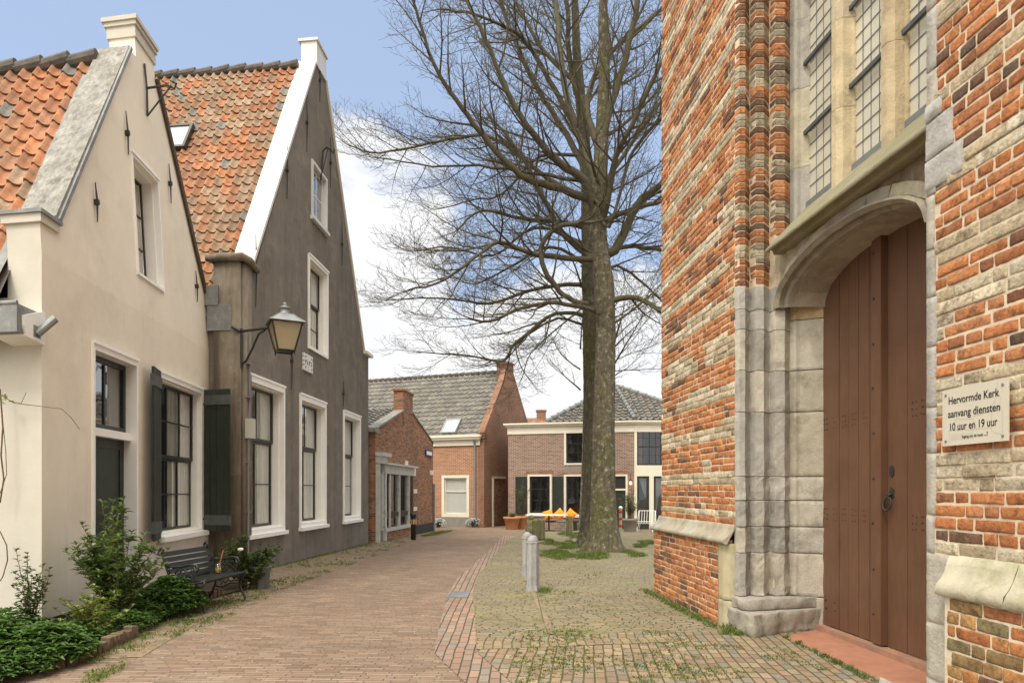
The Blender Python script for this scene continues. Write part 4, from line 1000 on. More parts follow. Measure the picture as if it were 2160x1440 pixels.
k = len(b.v); b.smooth = False; b.v += [(xN+.202, y, z) for y, z in prof]; b.face(range(k, k+len(prof)))
b.build('plinth_cap', M['moststone'], CH, label='mossy sloping stone cap of the near plinth')
b = MB(); z = -.1
while z < 5.1:
    zz = z+rnd(.22,.42); e = rnd(0,.035)
    if z < 1.09 and zz > 1.0: zz = 1.10
    relief(b, [(xN-.04, .70), (xN-.03,.02), (xN-.012,.0-.004), ((xN+.048+e) if z > 1.05 else xN+.27,-.006), ((xN+.05+e) if z > 1.05 else xN+.27,.03)], z, min(zz, 5.2), R.choice([(.44,.42,.37),(.41,.39,.35),(.47,.44,.37)]), amp=.004); z = min(zz, 5.2)
for za, zb_, w_ in ((3.42,3.62,.30),(3.62,3.86,.22),(3.86,3.98,.12)):
    relief(b, [(xN-.02,-.008),(xN+w_,-.012),(xN+w_,.02)], za, zb_, (.46,.45,.42), amp=.01)
relief(b, [cl_(5.0,3.10),(xN-.30,.03),(xN-.24,-.06),(xN+.02,-.08),(xN+.03,.02)], -.1, .14, (.40,.38,.32), amp=.02, top=True)
b.mi = 1; b.smooth = False; b.col=(1,1,1); b.box(xN-.02, xN+.262, .003, .2, -.1, 1.1); b.box(xN-.02, xN+.04, .003, .2, 1.1, 5.2); b.poly([(xN-.02,.02,0),(xN-.02,.9,0),(xN-.02,.9,5.2),(xN-.02,.02,5.2)])
b.build('quoin', [M['stone'], M['mortar']], CH, label='pale stone edge of the near side of the portal')
# ---- church body behind, closing the recess
b = MB(); q0, q1 = cl_(7.7,4.3), cl_(4.2,4.3); b.box(q0[0], q1[0], q0[1], q0[1]+2, 0, 13); b.box(cl_(7.5,3)[0], xN+.1, .86*1, 3, zT, 13)
b.build('inner_wall', M['mortar'], CH)

# ---- the notice
s0, s1_ = FC.un(1988, 900, -.05)[0], FC.un(2125, 900, -.05)[0]
zb4 = (FC.un(1988, 942, -.05)[1]+FC.un(2125, 928, -.05)[1])/2; zt5 = (FC.un(1988, 827, -.05)[1]+FC.un(2122, 795, -.05)[1])/2
print('sign', s0, s1_, zb4, zt5)
SG = thing('notice_plate', 'cream church notice plate with black lettering, right of the portal', 'sign', FC.world(s0, -.05, zb4), FC.rz)
sw_, sh_ = s1_-s0, zt5-zb4
M['plate'] = mat('cream_enamel', (.60,.565,.46), .3, var=.03, bump=0, spec=.5); M['ink'] = mat('black_ink', (.012,.012,.014), .5, var=0, bump=0); M['faint'] = mat('faint_grey_print', (.47,.455,.38), .4, var=0, bump=0)
b = MB(); b.box(0, sw_, 0, .012, 0, sh_); b.build('plate', M['plate'], SG)
b = MB()
for x_ in (.03, sw_-.03):
    for z_ in (.03, sh_-.03): b.tube([(x_,.045,z_),(x_,-.004,z_),(x_,-.007,z_)], [.009,.009,.005], 10)
b.build('screws', M['steel'], SG)
def text(body, x, z, h, w, name='lettering'):
    cu = bpy.data.curves.new('t', 'FONT'); cu.body = body; cu.size = 1; cu.extrude = .0; cu.offset = .012; cu.align_x = 'LEFT'
    o = bpy.data.objects.new('t', cu); COL.objects.link(o); bpy.context.view_layer.update()
    me = bpy.data.meshes.new_from_object(o); bpy.data.objects.remove(o)
    xs_ = [v.co.x for v in me.vertices]; x0_, x1_ = min(xs_), max(xs_); kx_ = w/(x1_-x0_)
    for v in me.vertices: v.co = Vector(((v.co.x-x0_)*kx_+x, -.0015, v.co.y*h+z))
    me.materials.clear(); me.materials.append(M['ink']); o = bpy.data.objects.new(name, me); COL.objects.link(o); o.parent = SG
text('Hervormde Kerk', sw_*.11, sh_*.735, sh_*.19, sw_*.78); text('aanvang diensten', sw_*.10, sh_*.50, sh_*.19, sw_*.80)
text('10 uur en 19 uur', sw_*.135, sh_*.265, sh_*.19, sw_*.73); text('Ingang om de hoek', sw_*.33, sh_*.115, sh_*.075, sw_*.33)
b = MB(); b.box(sw_*.67, sw_*.72, -.0015, -.0005, sh_*.12, sh_*.127); b.box(sw_*.715, sw_*.72, -.0016, -.0004, sh_*.12, sh_*.17)
b.poly([(sw_*.705,-.0015,sh_*.165),(sw_*.73,-.0015,sh_*.165),(sw_*.7175,-.0015,sh_*.185)]); b.build('arrow', M['ink'], SG)
b = MB()
def ln(pts, w=.0016):
    for (xa, za), (xb, zb) in zip(pts, pts[1:]):
        L = hypot((xb-xa)*sw_, (zb-za)*sh_) or 1; nx_, nz_ = -(zb-za)*sh_/L*w, (xb-xa)*sw_/L*w
        b.poly([(xa*sw_-nx_,-.0008,za*sh_-nz_),(xb*sw_-nx_,-.0008,zb*sh_-nz_),(xb*sw_+nx_,-.0008,zb*sh_+nz_),(xa*sw_+nx_,-.0008,za*sh_+nz_)])
ln([(.86,.97),(.86,.84),(.83,.74),(.83,.55),(.90,.55),(.90,.72),(.86,.84)]); ln([(.83,.66),(.78,.62),(.78,.18),(.93,.10),(.93,.5),(.90,.55)]); ln([(.14,.30),(.24,.46),(.50,.42),(.56,.24),(.12,.28)])
ln([(.50,.46),(.78,.52)]); ln([(.56,.24),(.78,.24)]); ln([(.12,.24),(.12,.06)]); ln([(.5,.24),(.5,.06)]); [ln([(.16+.05*i,.2),(.16+.05*i,.1),(.185+.05*i,.1),(.185+.05*i,.2)]) for i in range(7)]
b.build('line_drawing', M['faint'], SG)
# ================================================================ SMALL BRICK GABLE HOUSE
FG = Frame(-4.2, 21.0, .11, 1)
G = thing('brick_house', 'low brown brick gable house with squat chimney and white-painted shopfront', 'house', FG.world(0, 0), FG.rz)
uG = FG.un; LG = uG(913.5, 900)[0]; GZ = -.32
ea = uG(800, 907)[1]; gl = uG(850, 868); gr = uG(870, 872); er = uG(913, 935)[1]; cz = uG(850, 822)[1]
b = MB(); top = [(0, ea), (.25, ea), gl, (gl[0]+.0001, cz-.1), (gr[0]-.0001, cz-.1), gr, (LG-.1, er), (LG, er)]
wallmesh(b, top, GZ, [], thick=.25); b.poly([(LG,0,GZ),(LG,8,GZ),(LG,8,3.3),(LG,0,er)]); b.poly([(0,0,GZ),(0,8,GZ),(0,8,3.3),(0,0,ea)][::-1]); b.poly([(0,8,GZ),(0,8,3.3),((gl[0]+gr[0])/2,8,5.3),(LG,8,3.3),(LG,8,GZ)])
b.build('wall', M['brG'], G)
b = MB(); b.box(gl[0], gr[0], -.012, .34, cz-.75, cz); b.box(gl[0]-.05, gr[0]+.05, -.05, .38, cz-.02, cz+.05); b.box(gl[0]-.03, gl[0]+.25, -.03, .36, cz-1.15, cz-.75)
b.build('chimney', M['brG'], G)
b = MB(); coping(b, (.0, ea-.02), (gl[0]+.0, gl[1]), .07, -.04, .3); coping(b, gr, (LG, er), .05, -.04, .3); b.box(-.2, .28, -.05, .35, ea-.1, ea+.02); b.build('coping', M['oldwhite'], G)
mG = (gl[1]-ea)/(gl[0]-.25); aG = atan2(mG, 1); apx = (gl[0]+gr[0])/2; LrG = (apx+.2)/cos(aG)
PG = lambda u, v, h: (-.2+v*cos(aG)-h*sin(aG), .26+u, ea-.2*mG-.25*mG-.03+v*sin(aG)+h*cos(aG))
b = MB(); b.poly([PG(0,0,-.03),PG(7.7,0,-.03),PG(7.7,LrG,-.03),PG(0,LrG,-.03)][::-1]); q = PG(0,LrG,0)
b.poly([(q[0],.26,q[2]),(q[0],8,q[2]),(LG+.1,8,3.2),(LG+.1,.26,3.2)]); rG = b.build('roof', M['ridge'], G)
b = MB(); nv = int(LrG/.3); tiles(b, PG, 30, nv, .25, LrG/nv, grey_pal, h=.05, segs=5); b.build('tiles', M['gtile'], rG)
def stones(lst):
    for (px0, py0, px1, py1) in lst:
        b = MB(); a = uG(px0, py1); c = uG(px1, py0); b.box(a[0], c[0], -.02, .01, a[1], c[1]); b.build('corner_stone', M['cream_paint'], G)
stones([(836,980,842,990),(854,972,860,990),(871,984,876,1003),(907,992,914,1001),(872,1031,879,1040),(872,1068,879,1077)])
b = MB(); b.box(uG(874,1100)[0], LG+.0, -.03, .01, GZ, uG(890,1105)[1]); b.build('plinth', M['tar'], G)
b = MB(); b.tube([(LG-.03,-.05,uG(911,1020)[1]),(LG-.03,-.05,GZ)], .05, 8); b.build('downpipe', M['steel'], G)
# shopfront
M['greypaint'] = mat('grey_weathered_paint', (.50,.50,.46), .6, var=.2, vs=6, bump=.1, stains=(((.75,.74,.70), 12, .62, .70, .8),))
xs0, xs1 = uG(806, 1100)[0], uG(866.5, 1100)[0]; zt6 = uG(840, 985)[1]+.02; zb6 = uG(840, 1111)[1]; zc6 = uG(840, 1001)[1]
b = MB(); y_ = -.10
for px in (806, 821.5, 842, 861.5): x = uG(px, 1050, y_)[0]; b.box(x-.0, x+.09, y_-.02, .0, zb6, zc6+.02)
b.box(xs0, xs1, y_-.04, 0, zb6-.06, zb6+.05); b.box(xs0-.05, xs1+.05, y_-.03, 0, zc6, zt6); b.box(xs0-.1, xs1+.12, y_-.16, 0, zt6, zt6+.06)
b.box(.02, xs0+.1, y_-.05, 0, zt6+.02, zt6+.24); b.box(-.02, xs0+.25, y_-.14, 0, zt6+.24, zt6+.36); b.box(xs0-.02, xs0+.12, y_-.02, .0, GZ, zt6+.02); b.box(.03, .11, y_-.02, 0, GZ, zt6)
sf = b.build('shopfront', M['greypaint'], G)
b = MB(); b.poly([(xs0,y_+.05,zb6),(xs1,y_+.05,zb6),(xs1,y_+.05,zc6),(xs0,y_+.05,zc6)]); b.build('pane', M['glassdark'], sf)
b = MB(); zm6 = uG(840, 1082)[1]; b.box(xs0, xs1, y_+.02, y_+.06, zm6-.08, zm6+.06)
for px in (806, 821.5, 842):
    x = uG(px, 1050, y_)[0]+.17; x2 = x+.62; ring(b, x, x2, zb6+.07, zm6-.08, .05, y_+.02, y_+.055); ring(b, x, x2, zm6+.06, zc6, .04, y_+.02, y_+.055)
b.build('panels', M['darkgreen'], sf)
b = MB(); b.box(xs0, xs1, y_+.07, -.005, zb6, zc6); b.build('backing', M['room'], sf)
b = MB(); b.box(xs0, xs1, y_+.02, .0, GZ, zb6-.06); b.build('brick_base', M['brG'], sf)
b = MB(); b.box(.12, xs0-.02, y_+.08, .0, GZ, zt6); b.mi = 1; b.box(.16, xs0*.5, y_+.05, y_+.08, GZ+.05, zt6-.02); b.build('door', [M['steel'], M['darkgreen']], G)
a_ = uG(868, 1095, -.05); b = MB(); b.box(a_[0]-.02, a_[0]+.22, -.06, -.01, a_[1], uG(868, 1000)[1]); b.build('shutter', M['darkgreen'], G)
sg = uG(896, 961); sg2 = uG(910, 952)
b = MB(); b.box(sg[0], sg2[0], -.05, -.03, sg[1], sg2[1]+.02); b.mi = 1; b.box(sg[0]+.12, sg2[0]-.12, -.053, -.05, sg[1]+.06, sg2[1]-.03)
M['blue'] = mat('blue_enamel', (.03,.05,.22), .4, var=.05, bump=0)
o = b.build('street_sign', [M['blue'], M['white']]); o.location = FG.world(0, 0); o.rotation_euler = (0, 0, FG.rz); tag(o, 'small blue street name sign high on the brown brick wall', 'sign')

# ================================================================ LONG HOUSE WITH BIG GREY ROOF
LM = 11.0; cM = (-1.32, 32.3)
FM_ = Frame(cM[0]-LM*.9285, cM[1]+LM*.3714, .9285, -.3714)
H = thing('brick_house', 'orange brick house with big grey tiled roof, skylight and blinds, facing down the lane', 'house', FM_.world(0, 0), FM_.rz)
uM = FM_.un; zeM = 4.15; yR = 3.3; zR = 7.62; GZ = -.35
def uMg(px, py):                              # the gable wall, plane x = LM
    k = (px-CX)/FPX; o, a, n = FM_.o, FM_.a, FM_.n
    Y = (LM+o[0]*a[0]+o[1]*a[1])/(k*a[0]+a[1]); X = k*Y
    return (X-o[0])*n[0]+(Y-o[1])*n[1], EYE+(HY-py)/FPX*Y
rM = (uM(932, 1040)[0], uM(990, 1040)[0], uM(960, 1090)[1], uM(960, 1002)[1])
b = MB(); wallmesh(b, [(0, zeM), (LM, zeM)], GZ, [hole(rM, .01)], thick=.2); b.build('wall', M['brM'], H, label='orange brick front wall')
b = MB(); b.poly([(LM,0,GZ),(LM,6.6,GZ),(LM,6.6,zeM+.2),(LM,yR+.3,zR+.2),(LM,yR-.3,zR+.2),(LM,0,zeM+.1)]); b.poly([(LM-.28,0,zeM),(LM-.28,6.6,zeM),(LM-.28,yR,zR+.15)][::-1])
for p, q in (((-.02,zeM+.12),(yR-.25,zR+.25)),((yR+.25,zR+.25),(6.65,zeM+.25))): b.prism([p,q,(q[0],q[1]-.3),(p[0],p[1]-.3)], LM-.3, LM+.012, 'x')
b.box(LM-.3, LM+.0, -.0, .3, zeM-.5, zeM+.15)
for k in range(5): b.box(LM-.34+.0, LM+.03, -.03-.02*k, .3, zeM-.42+k*.12, zeM-.36+k*.12)
b.box(LM-.3, LM+.006, -.02, .3, GZ, zeM-.3); b.poly([(0,6.6,GZ),(0,6.6,zeM),(LM,6.6,zeM),(LM,6.6,GZ)]); b.poly([(0,0,GZ),(0,0,zeM),(0,yR,zR),(0,6.6,zeM),(0,6.6,GZ)])
b.build('gable_wall', M['brMg'], H)
b = MB(); yc, zc7 = uMg(1077, 765); b.box(LM-.6, LM+.03, yR-.38, yR+.38, zR-.3, zc7-.1); b.box(LM-.64, LM+.06, yR-.43, yR+.43, zc7-.1, zc7); b.build('chimney', M['brMg'], H)
aM = atan2(zR-zeM, yR); LrM = hypot(zR-zeM, yR)+.2
PM = lambda u, v, h: (u, -.15+v*cos(aM)-h*sin(aM), zeM-.12+v*sin(aM)+h*cos(aM))
b = MB(); b.poly([PM(0,0,-.03),PM(LM-.28,0,-.03),PM(LM-.28,LrM,-.03),PM(0,LrM,-.03)]); b.poly([(0,6.7,zeM),(0,yR,zR),(LM,yR,zR),(LM,6.7,zeM)]); rM_ = b.build('roof', M['ridge'], H)
b = MB(); nv = int(LrM/.33); nu = int((LM-.3)/.31); tiles(b, PM, nu, nv, (LM-.3)/nu, LrM/nv, grey_pal, h=.055, segs=5, lift=.04); b.build('tiles', M['gtile'], rM_)
b = MB(); q = PM(0, LrM, .03)
for k in range(26): b.tube([(k*.42, q[1], q[2]), (k*.42+.44, q[1], q[2]+.02)], [.09, .105], 8)
b.build('ridge', M['ridge'], rM_) ; 
zfM = lambda x, y: zeM-.12+(y+.15)*tan(aM)+.05
s_a = solve_roof(FM_, 930, 914, zfM, 20); s_b = solve_roof(FM_, 975, 884, zfM, 20)
va, vb = (s_a[1]+.15)/cos(aM), (s_b[1]+.15)/cos(aM); ua, ub = s_a[0], s_b[0]; print('sky', ua, ub, va, vb)
b = MB(); [rb(b, *q, .0, .14, PM) for q in ((ua,ua+.07,va,vb),(ub-.07,ub,va,vb),(ua+.07,ub-.07,va,va+.07),(ua+.07,ub-.07,vb-.07,vb))]; sk = b.build('skylight', M['zinc'], H)
b = MB(); rb(b, ua+.07, ub-.07, va+.07, vb-.07, .06, .10, PM); b.build('pane', M['blind'], sk)
b = MB(); b.box(6.5, LM-.1, -.30, -.02, zeM-.12, zeM+.0); b.box(6.5, LM-.15, -.24, -.02, zeM-.22, zeM-.12); b.box(6.5, LM-.2, -.08, -.0, zeM-.5, zeM-.22); b.build('cornice', M['cream_paint'], H)
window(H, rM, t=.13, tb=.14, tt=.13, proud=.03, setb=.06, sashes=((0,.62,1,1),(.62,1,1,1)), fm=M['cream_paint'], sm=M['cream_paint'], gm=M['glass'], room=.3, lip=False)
b = MB(); k = 0; z = rM[2]+.1
while z < rM[3]-.1: b.box(rM[0]+.1, rM[1]-.1, .118, .122, z, z+.047); z += .05
b.build('blind', M['blind'], H)
b = MB(); b.box(0, LM-.3, -.02, 0, GZ, rM[2]-.02); b.build('plinth', M['darkstone'], H)
x = uM(1003, 1000)[0]; b = MB(); b.tube([(x,-.08,GZ),(x,-.08,zeM-.5),(x,-.2,zeM-.25)], .05, 8); b.build('downpipe', M['steel'], H)
b = MB(); x = LM-2.88; b.box(x, x+.1, -.03, .0, GZ+.1, 2.6); b.build('door_frame', M['cream_paint'], H)
# passage screen between the two houses
p0 = uMg(1037, 1050)[0]
b = MB(); b.box(LM+.01, LM+.09, p0, p0+.1, GZ+.05, uMg(1040, 1004)[1]); zl_ = uMg(1040, 1004)[1]; b.box(LM+.01, LM+.09, p0, p0+1.6, zl_-.1, zl_); b.build('gate_frame', M['cream_paint'], H)
b = MB(); b.box(LM+.005, LM+.02, p0+.1, p0+1.6, GZ, zl_-.1); b.build('passage_wall', M['brG'], H)
# ================================================================ HOUSE WITH HIPPED ROOF
FR = Frame(-.18, 32.0, 5.64, -1.5); uR = FR.un; LR = hypot(5.64, 1.5)
F2 = Frame(5.46, 30.5, 1, .05); u2 = F2.un
Q = thing('brick_house', 'two-storey mauve brick house with cream cornice and hipped grey roof behind the tree', 'house', FR.world(0, 0), FR.rz)
def mR(x, y, z): return (x, y, z)
ca2, sa2 = F2.a, F2.n
def T2(x, y, z):                              # second front, in the house's own coordinates
    X, Y, _ = F2.world(x, y); dx, dy = X-FR.o[0], Y-FR.o[1]
    return (dx*FR.a[0]+dy*FR.a[1], dx*FR.n[0]+dy*FR.n[1], z)
zc8 = 4.62; GZ = -.35
rA = rect(FR, 1113, 1000, 1085, 1164, 1000, 1085); rB = rect(FR, 1190, 1000, 1088, 1246, 1000, 1088); rC = rect(FR, 1190, 909, 980, 1248, 908, 980); rDo = rect(FR, 1292, 1000, 1112, 1324, 1000, 1112)
rDo = (rDo[0], rDo[1], GZ+.02, rDo[3])
b = MB(); wallmesh(b, [(0, zc8-.5), (LR, zc8-.5)], GZ, [hole(r, .01) for r in (rA, rB, rC, rDo)], thick=.2)
b.poly([(0,0,GZ),(0,7,GZ),(0,7,zc8),(0,0,zc8)][::-1]); b.poly([(0,7,GZ),(0,7,zc8),(LR+3,7,zc8),(LR+3,7,GZ)])
b.build('wall', M['brR'], Q)
b = MB(); b.box(-.03, LR+.02, -.04, .1, zc8-.5, zc8-.16); b.box(-.12, LR+.08, -.14, .1, zc8-.16, zc8-.08); b.box(-.18, LR+.1, -.22, .1, zc8-.08, zc8)
k = MB(lambda x, y, z: T2(x, y, z)); k.box(.02, 3.4, -.04, .1, zc8-.5, zc8-.16); k.box(.05, 3.4, -.14, .1, zc8-.16, zc8-.08); k.box(.05, 3.5, -.22, .1, zc8-.08, zc8)
b.v2 = None; b.build('cornice', M['cream_paint'], Q); k.build('cornice', M['cream_paint'], Q)
b = MB(); b.box(.05, LR, .1, 6.9, zc8-.25, zc8-.12); b.build('flat_roof', M['lead'], Q)
kw = dict(fm=M['cream_paint'], gm=M['glassdark'], proud=.03, setb=.06, t=.09, tb=.08, tt=.09, lip=False, room=.9, sw=.06, bw=.03)
window(Q, rA, sashes=((0,1,2,3),), sill=.06, label='window between two open dark shutters', **kw); window(Q, rB, sashes=((0,1,2,3),), sill=.06, label='ground floor window partly behind the tree', **kw)
window(Q, rC, sashes=((0,1,2,3),), label='upper window partly behind the tree', **kw)
for (l, r_) in ((1088, 1111.5), (1166, 1187.5)):
    a, c = uR(l, 1000)[0], uR(r_, 1000)[0]; b = MB(); b.box(a, c, -.07, -.03, rA[2]+.02, rA[3]-.1); ring(b, a+.02, c-.02, rA[2]+.1, rA[3]-.2, .05, -.08, -.069); b.build('shutter', M['darkgreen'], Q)
b = MB(); ring(b, rDo[0], rDo[1], rDo[2], rDo[3], .09, -.03, .1, .02, .08); zz = uR(1300, 1032)[1]; b.box(rDo[0]+.09, rDo[1]-.09, -.02, .1, zz-.04, zz+.04); dq = b.build('door', M['cream_paint'], Q)
b = MB(); b.box(rDo[0]+.09, rDo[1]-.09, .05, .09, rDo[2], zz-.04); ring(b, rDo[0]+.2, rDo[1]-.2, rDo[2]+.25, rDo[2]+1.0, .03, .04, .05); b.build('door_leaf', M['darkgreen'], dq)
b = MB(); b.box(rDo[0]+.09, rDo[1]-.09, .07, .08, zz+.04, rDo[3]-.08); b.build('pane', M['black'], dq)
b = MB(); zz2 = uR(1200, 993)[1]
for r in (rA, rB, rDo): b.box(r[0]-.08, r[1]+.08, -.012, .0, r[3]+.02, r[3]+.17)
b.build('brick_lintel', M['brG'], Q)
b = MB(); b.box(rC[0]-.02, rB[1]+.1, -.014, .0, uR(1200, 995)[1], uR(1200, 983)[1]); b.build('stone_band', M['darkstone'], Q)
# angled second front: big upper window and shop doors
w2 = 3.3; zW0, zW1 = u2(1370, 979)[1], u2(1370, 905)[1]; zD1 = u2(1370, 1001)[1]
b = MB(T2); b.box(.0, .12, -.03, .12, GZ, zc8-.5); b.box(.12, w2, -.02, .12, zD1-.06, zW0-.04); b.box(.12, w2, -.02, .12, zW1+.03, zc8-.5); xm_ = u2(1374, 1050)[0]; b.box(xm_-.1, xm_+.1, -.03, .12, GZ, zD1-.06)
x3 = u2(1397, 940)[0]; b.box(x3, x3+.12, -.03, .12, zW0-.04, zW1+.03); b.box(w2, w2+.1, -.03, .12, GZ, zc8-.5); b.build('timber_front', M['cream_paint'], Q)
b = MB(T2); ring(b, .12, x3, zW0-.04, zW1+.03, .07, .02, .08)
for i in (1, 2, 3):
    x_ = .12+(x3-.12)*i/4
    if i == 2: b.box(x_-.02, x_+.02, .03, .07, zW0, zW1)
    else: b.box(x_-.012, x_+.012, .03, .07, zW0, zW1)
for i in (1, 2, 3): z_ = zW0+(zW1-zW0)*i/4; b.box(.12, x3, .03, .07, z_-(.03 if i == 2 else .012), z_+(.03 if i == 2 else .012))
fu = b.build('upper_window', M['black'], Q)
b = MB(T2); b.poly([(.15,.05,zW0),(x3-.05,.05,zW0),(x3-.05,.05,zW1),(.15,.05,zW1)]); b.build('pane', M['glassdark'], fu)
b = MB(T2); b.smooth = True; M['peach'] = mat('peach_curtain', (.42,.27,.18), .9, var=.1, bump=0, grain=((30,30,.4),.2))
for i in range(8): b.poly([(.17+i*.04,.2+.03*(i%2),zW0),(.21+i*.04,.2+.03*((i+1)%2),zW0),(.21+i*.04-.0,.2+.03*((i+1)%2),zW1),(.17+i*.04,.2+.03*(i%2),zW1)])
b.build('curtain', M['peach'], fu)
b = MB(T2)
for xa, xb in ((.12, xm_-.1), (xm_+.1, w2)): ring(b, xa, xb, GZ+.02, zD1-.06, .10, .02, .08, .85, .08)
sd = b.build('shop_doors', M['darkgreen'], Q)
b = MB(T2)
for xa, xb in ((.2, xm_-.15), (xm_+.15, w2-.05)): b.poly([(xa,.05,GZ+.5),(xb,.05,GZ+.5),(xb,.05,zD1-.1),(xa,.05,zD1-.1)])
b.build('pane', M['glassdark'], sd)
b = MB(T2)
for s_, xa, xb in ((1, xm_-.2, .25), (-1, xm_+.2, xm_+.9)):
    for i in range(7):
        f, f2 = i/7, (i+1)/7; X_ = lambda f: xa+(xb-xa)*f
        b.poly([(xa-(xa-X_(f))*.22, .12, zD1-1.0), (xa-(xa-X_(f2))*.22, .14, zD1-1.0), (X_(f2)*1+0, .14, zD1-.15), (X_(f), .12, zD1-.15)])
        if s_ < 0: b.poly([(xa+.01+.05*f, .12, GZ+.9), (xa+.01+.05*f2, .12, GZ+.9), (xa+(xb-xa)*.22*f2, .14, zD1-1.0), (xa+(xb-xa)*.22*f, .12, zD1-1.0)])
b.build('curtain', M['curtain'], sd)
b = MB(T2); b.box(.0, w2+.1, 1.2, 1.25, GZ, zc8-.4); b.box(.0, w2+.1, .13, 1.2, zD1, zD1+.3); b.box(-.02, .0, .1, 1.2, GZ, zc8-.5); b.box(w2+.1, w2+.15, .0, 5, GZ, zc8); b.build('room', M['room'], Q)
# hipped roof
A0 = Vector((*[solve_x for solve_x in (uR(1152, 890)[0], -.05)], zc8)); B0 = Vector((LR+.05, -.2, zc8)); C0_ = Vector(T2(3.6, -.2, zc8))
apX, apY = (1298-CX)/FPX*33.6, 33.6; dx, dy = apX-FR.o[0], apY-FR.o[1]
AP = Vector((dx*FR.a[0]+dy*FR.a[1], dx*FR.n[0]+dy*FR.n[1], EYE+(HY-815)/FPX*33.6))
D0 = Vector((A0.x, 6.8, zc8)); E0 = Vector((C0_.x, 6.8, zc8))
b = MB()
for p, q in ((A0,B0),(B0,C0_),(C0_,E0),(E0,D0),(D0,A0)): b.poly([tuple(p-Vector((0,0,.02))), tuple(q-Vector((0,0,.02))), tuple(AP-Vector((0,0,.05)))])
rq = b.build('roof', M['ridge'], Q); b = MB(); hb = MB()
for p, q in ((A0,B0),(B0,C0_)):
    U = (q-p); Lu = U.length; U.normalize(); n = U.cross(AP-p); n.normalize()
    if n.z < 0: n = -n
    Vv = n.cross(U); Vv.normalize()
    if Vv.z < 0: Vv = -Vv
    va_ = (AP-p).dot(Vv); ua_ = (AP-p).dot(U)
    def PT(u, v, h, p=p, U=U, Vv=Vv, n=n): w = p+U*u+Vv*v+n*h; return (w.x, w.y, w.z)
    def cnd(u, v, va_=va_, ua_=ua_, Lu=Lu): f = v/va_; return f < 1 and ua_*f-.12 < u < Lu+(ua_-Lu)*f+.12
    tiles(b, PT, int(Lu/.29)+1, int(va_/.3)+1, .29, .3, grey_pal, h=.06, segs=5, cond=cnd, lift=.05)
b.build('tiles', M['gtile'], rq)
for p in (A0, B0, C0_):
    n = 12
    for i in range(n): s_, e_ = p+(AP-p)*(i/n), p+(AP-p)*((i+1.1)/n); hb.tube([tuple(s_+Vector((0,0,.08))), tuple(e_+Vector((0,0,.06)))], [.11,.085], 8)
hb.build('hip_tiles', M['lead'], rq)
# wall lamp by the door
a = uR(1331, 1018); b = MB(); b.tube([(a[0],-.02,a[1]+.35),(a[0],-.15,a[1]+.4),(a[0],-.22,a[1]+.2)], .015, 6); b.lathe([(.02,.22),(.1,.1),(.02,.1)], 10, (a[0],-.22,a[1]-.02)); ol = b.build('wall_lamp', M['black'])
ol.location = FR.world(0,0); ol.rotation_euler = (0,0,FR.rz); tag(ol, 'small black wall lamp with a lit bulb beside the far door', 'lamp')
b = MB(); b.smooth = True; b.lathe([(.0,-.06),(.05,-.03),(.055,.02),(.02,.08)], 10, (a[0],-.22,a[1]-.02)); M['bulb'] = mat('lit_bulb', (1,.7,.4), .5, var=0, bump=0, emit=((1,.55,.25), 6)); b.build('bulb', M['bulb'], ol)
# far roof between
BH = thing('brick_house', 'orange tiled roof and stub chimney of a house just visible beyond the cornice', 'house', (2.6, 46, -.3))
b = MB(); b.box(-2.5, 2.5, -2, 2, 0, 5.6); b.build('wall', M['brMg'], BH)
b = MB(); P5 = lambda u, v, h: (-2.6+u, -2.2+v*cos(.5)-h*sin(.5), 5.5+v*sin(.5)+h*cos(.5)); b.poly([P5(0,0,-.02),P5(5.2,0,-.02),P5(5.2,2.5,-.02),P5(0,2.5,-.02)]); b.poly([(-2.6,0,6.68),(2.6,0,6.68),(2.6,2.2,5.5),(-2.6,2.2,5.5)]); r5 = b.build('roof', M['ridge'], BH)
b = MB(); tiles(b, P5, 20, 7, .26, .33, orange_pal(.0), h=.05, segs=4); b.build('tiles', M['tile'], r5)
x = (1143-CX)/FPX*45-2.6; b = MB(); b.box(x-.3, x+.3, -.3, .3, 6.0, 7.1); b.box(x-.35, x+.35, -.35, .35, 7.1, 7.2); b.build('chimney', M['brMg'], r5)
# ================================================================ GROUND
def sheet(name, pts, m, zoff, kind='structure', label=None):
    bm = bmesh.new(); vs = [bm.verts.new((x, y, 0)) for x, y in pts]; bm.faces.new(vs)
    ys = [12, 32]
    for y in ys:
        geo = bm.verts[:]+bm.edges[:]+bm.faces[:]; bmesh.ops.bisect_plane(bm, geom=geo, plane_co=(0, y, 0), plane_no=(0, 1, 0))
    bmesh.ops.triangulate(bm, faces=bm.faces[:])
    for v in bm.verts: v.co.z = g(v.co.y)+zoff
    for f in bm.faces:
        f.normal_update()
        if f.normal.z < 0: f.normal_flip()
    me = bpy.data.meshes.new(name); bm.to_mesh(me); bm.free(); me.materials.append(m)
    uv = me.uv_layers.new(name='UVMap')
    for l in me.loops: c = me.vertices[l.vertex_index].co; uv.data[l.index].uv = (c.x, c.y)
    o = bpy.data.objects.new(name, me); COL.objects.link(o); o['kind'] = kind
    return o
sheet('ground', [(-150,-60),(150,-60),(150,300),(-150,300)], M['soilground'], -.03)
sheet('road', [(-9,-6),(12,-6),(14,34),(-8,34)], M['road'], 0)
G_ = lambda *l: [gp(*p) for p in l]
gutR = [(1078,1440),(1004,1375),(1003,1308),(996,1252),(1010,1215),(1035,1180),(1060,1150),(1085,1130)]
gutL = [(1062,1129),(1037,1155),(1006,1184),(962,1222),(946,1252),(930,1308),(916,1377),(973,1433)]
sheet('gutter', [(gp(973,1433)[0]+.55, 4.2), (gp(1078,1440)[0]+.55, 4.2)]+G_(*gutR)+G_(*gutL), M['gutter'], .008)
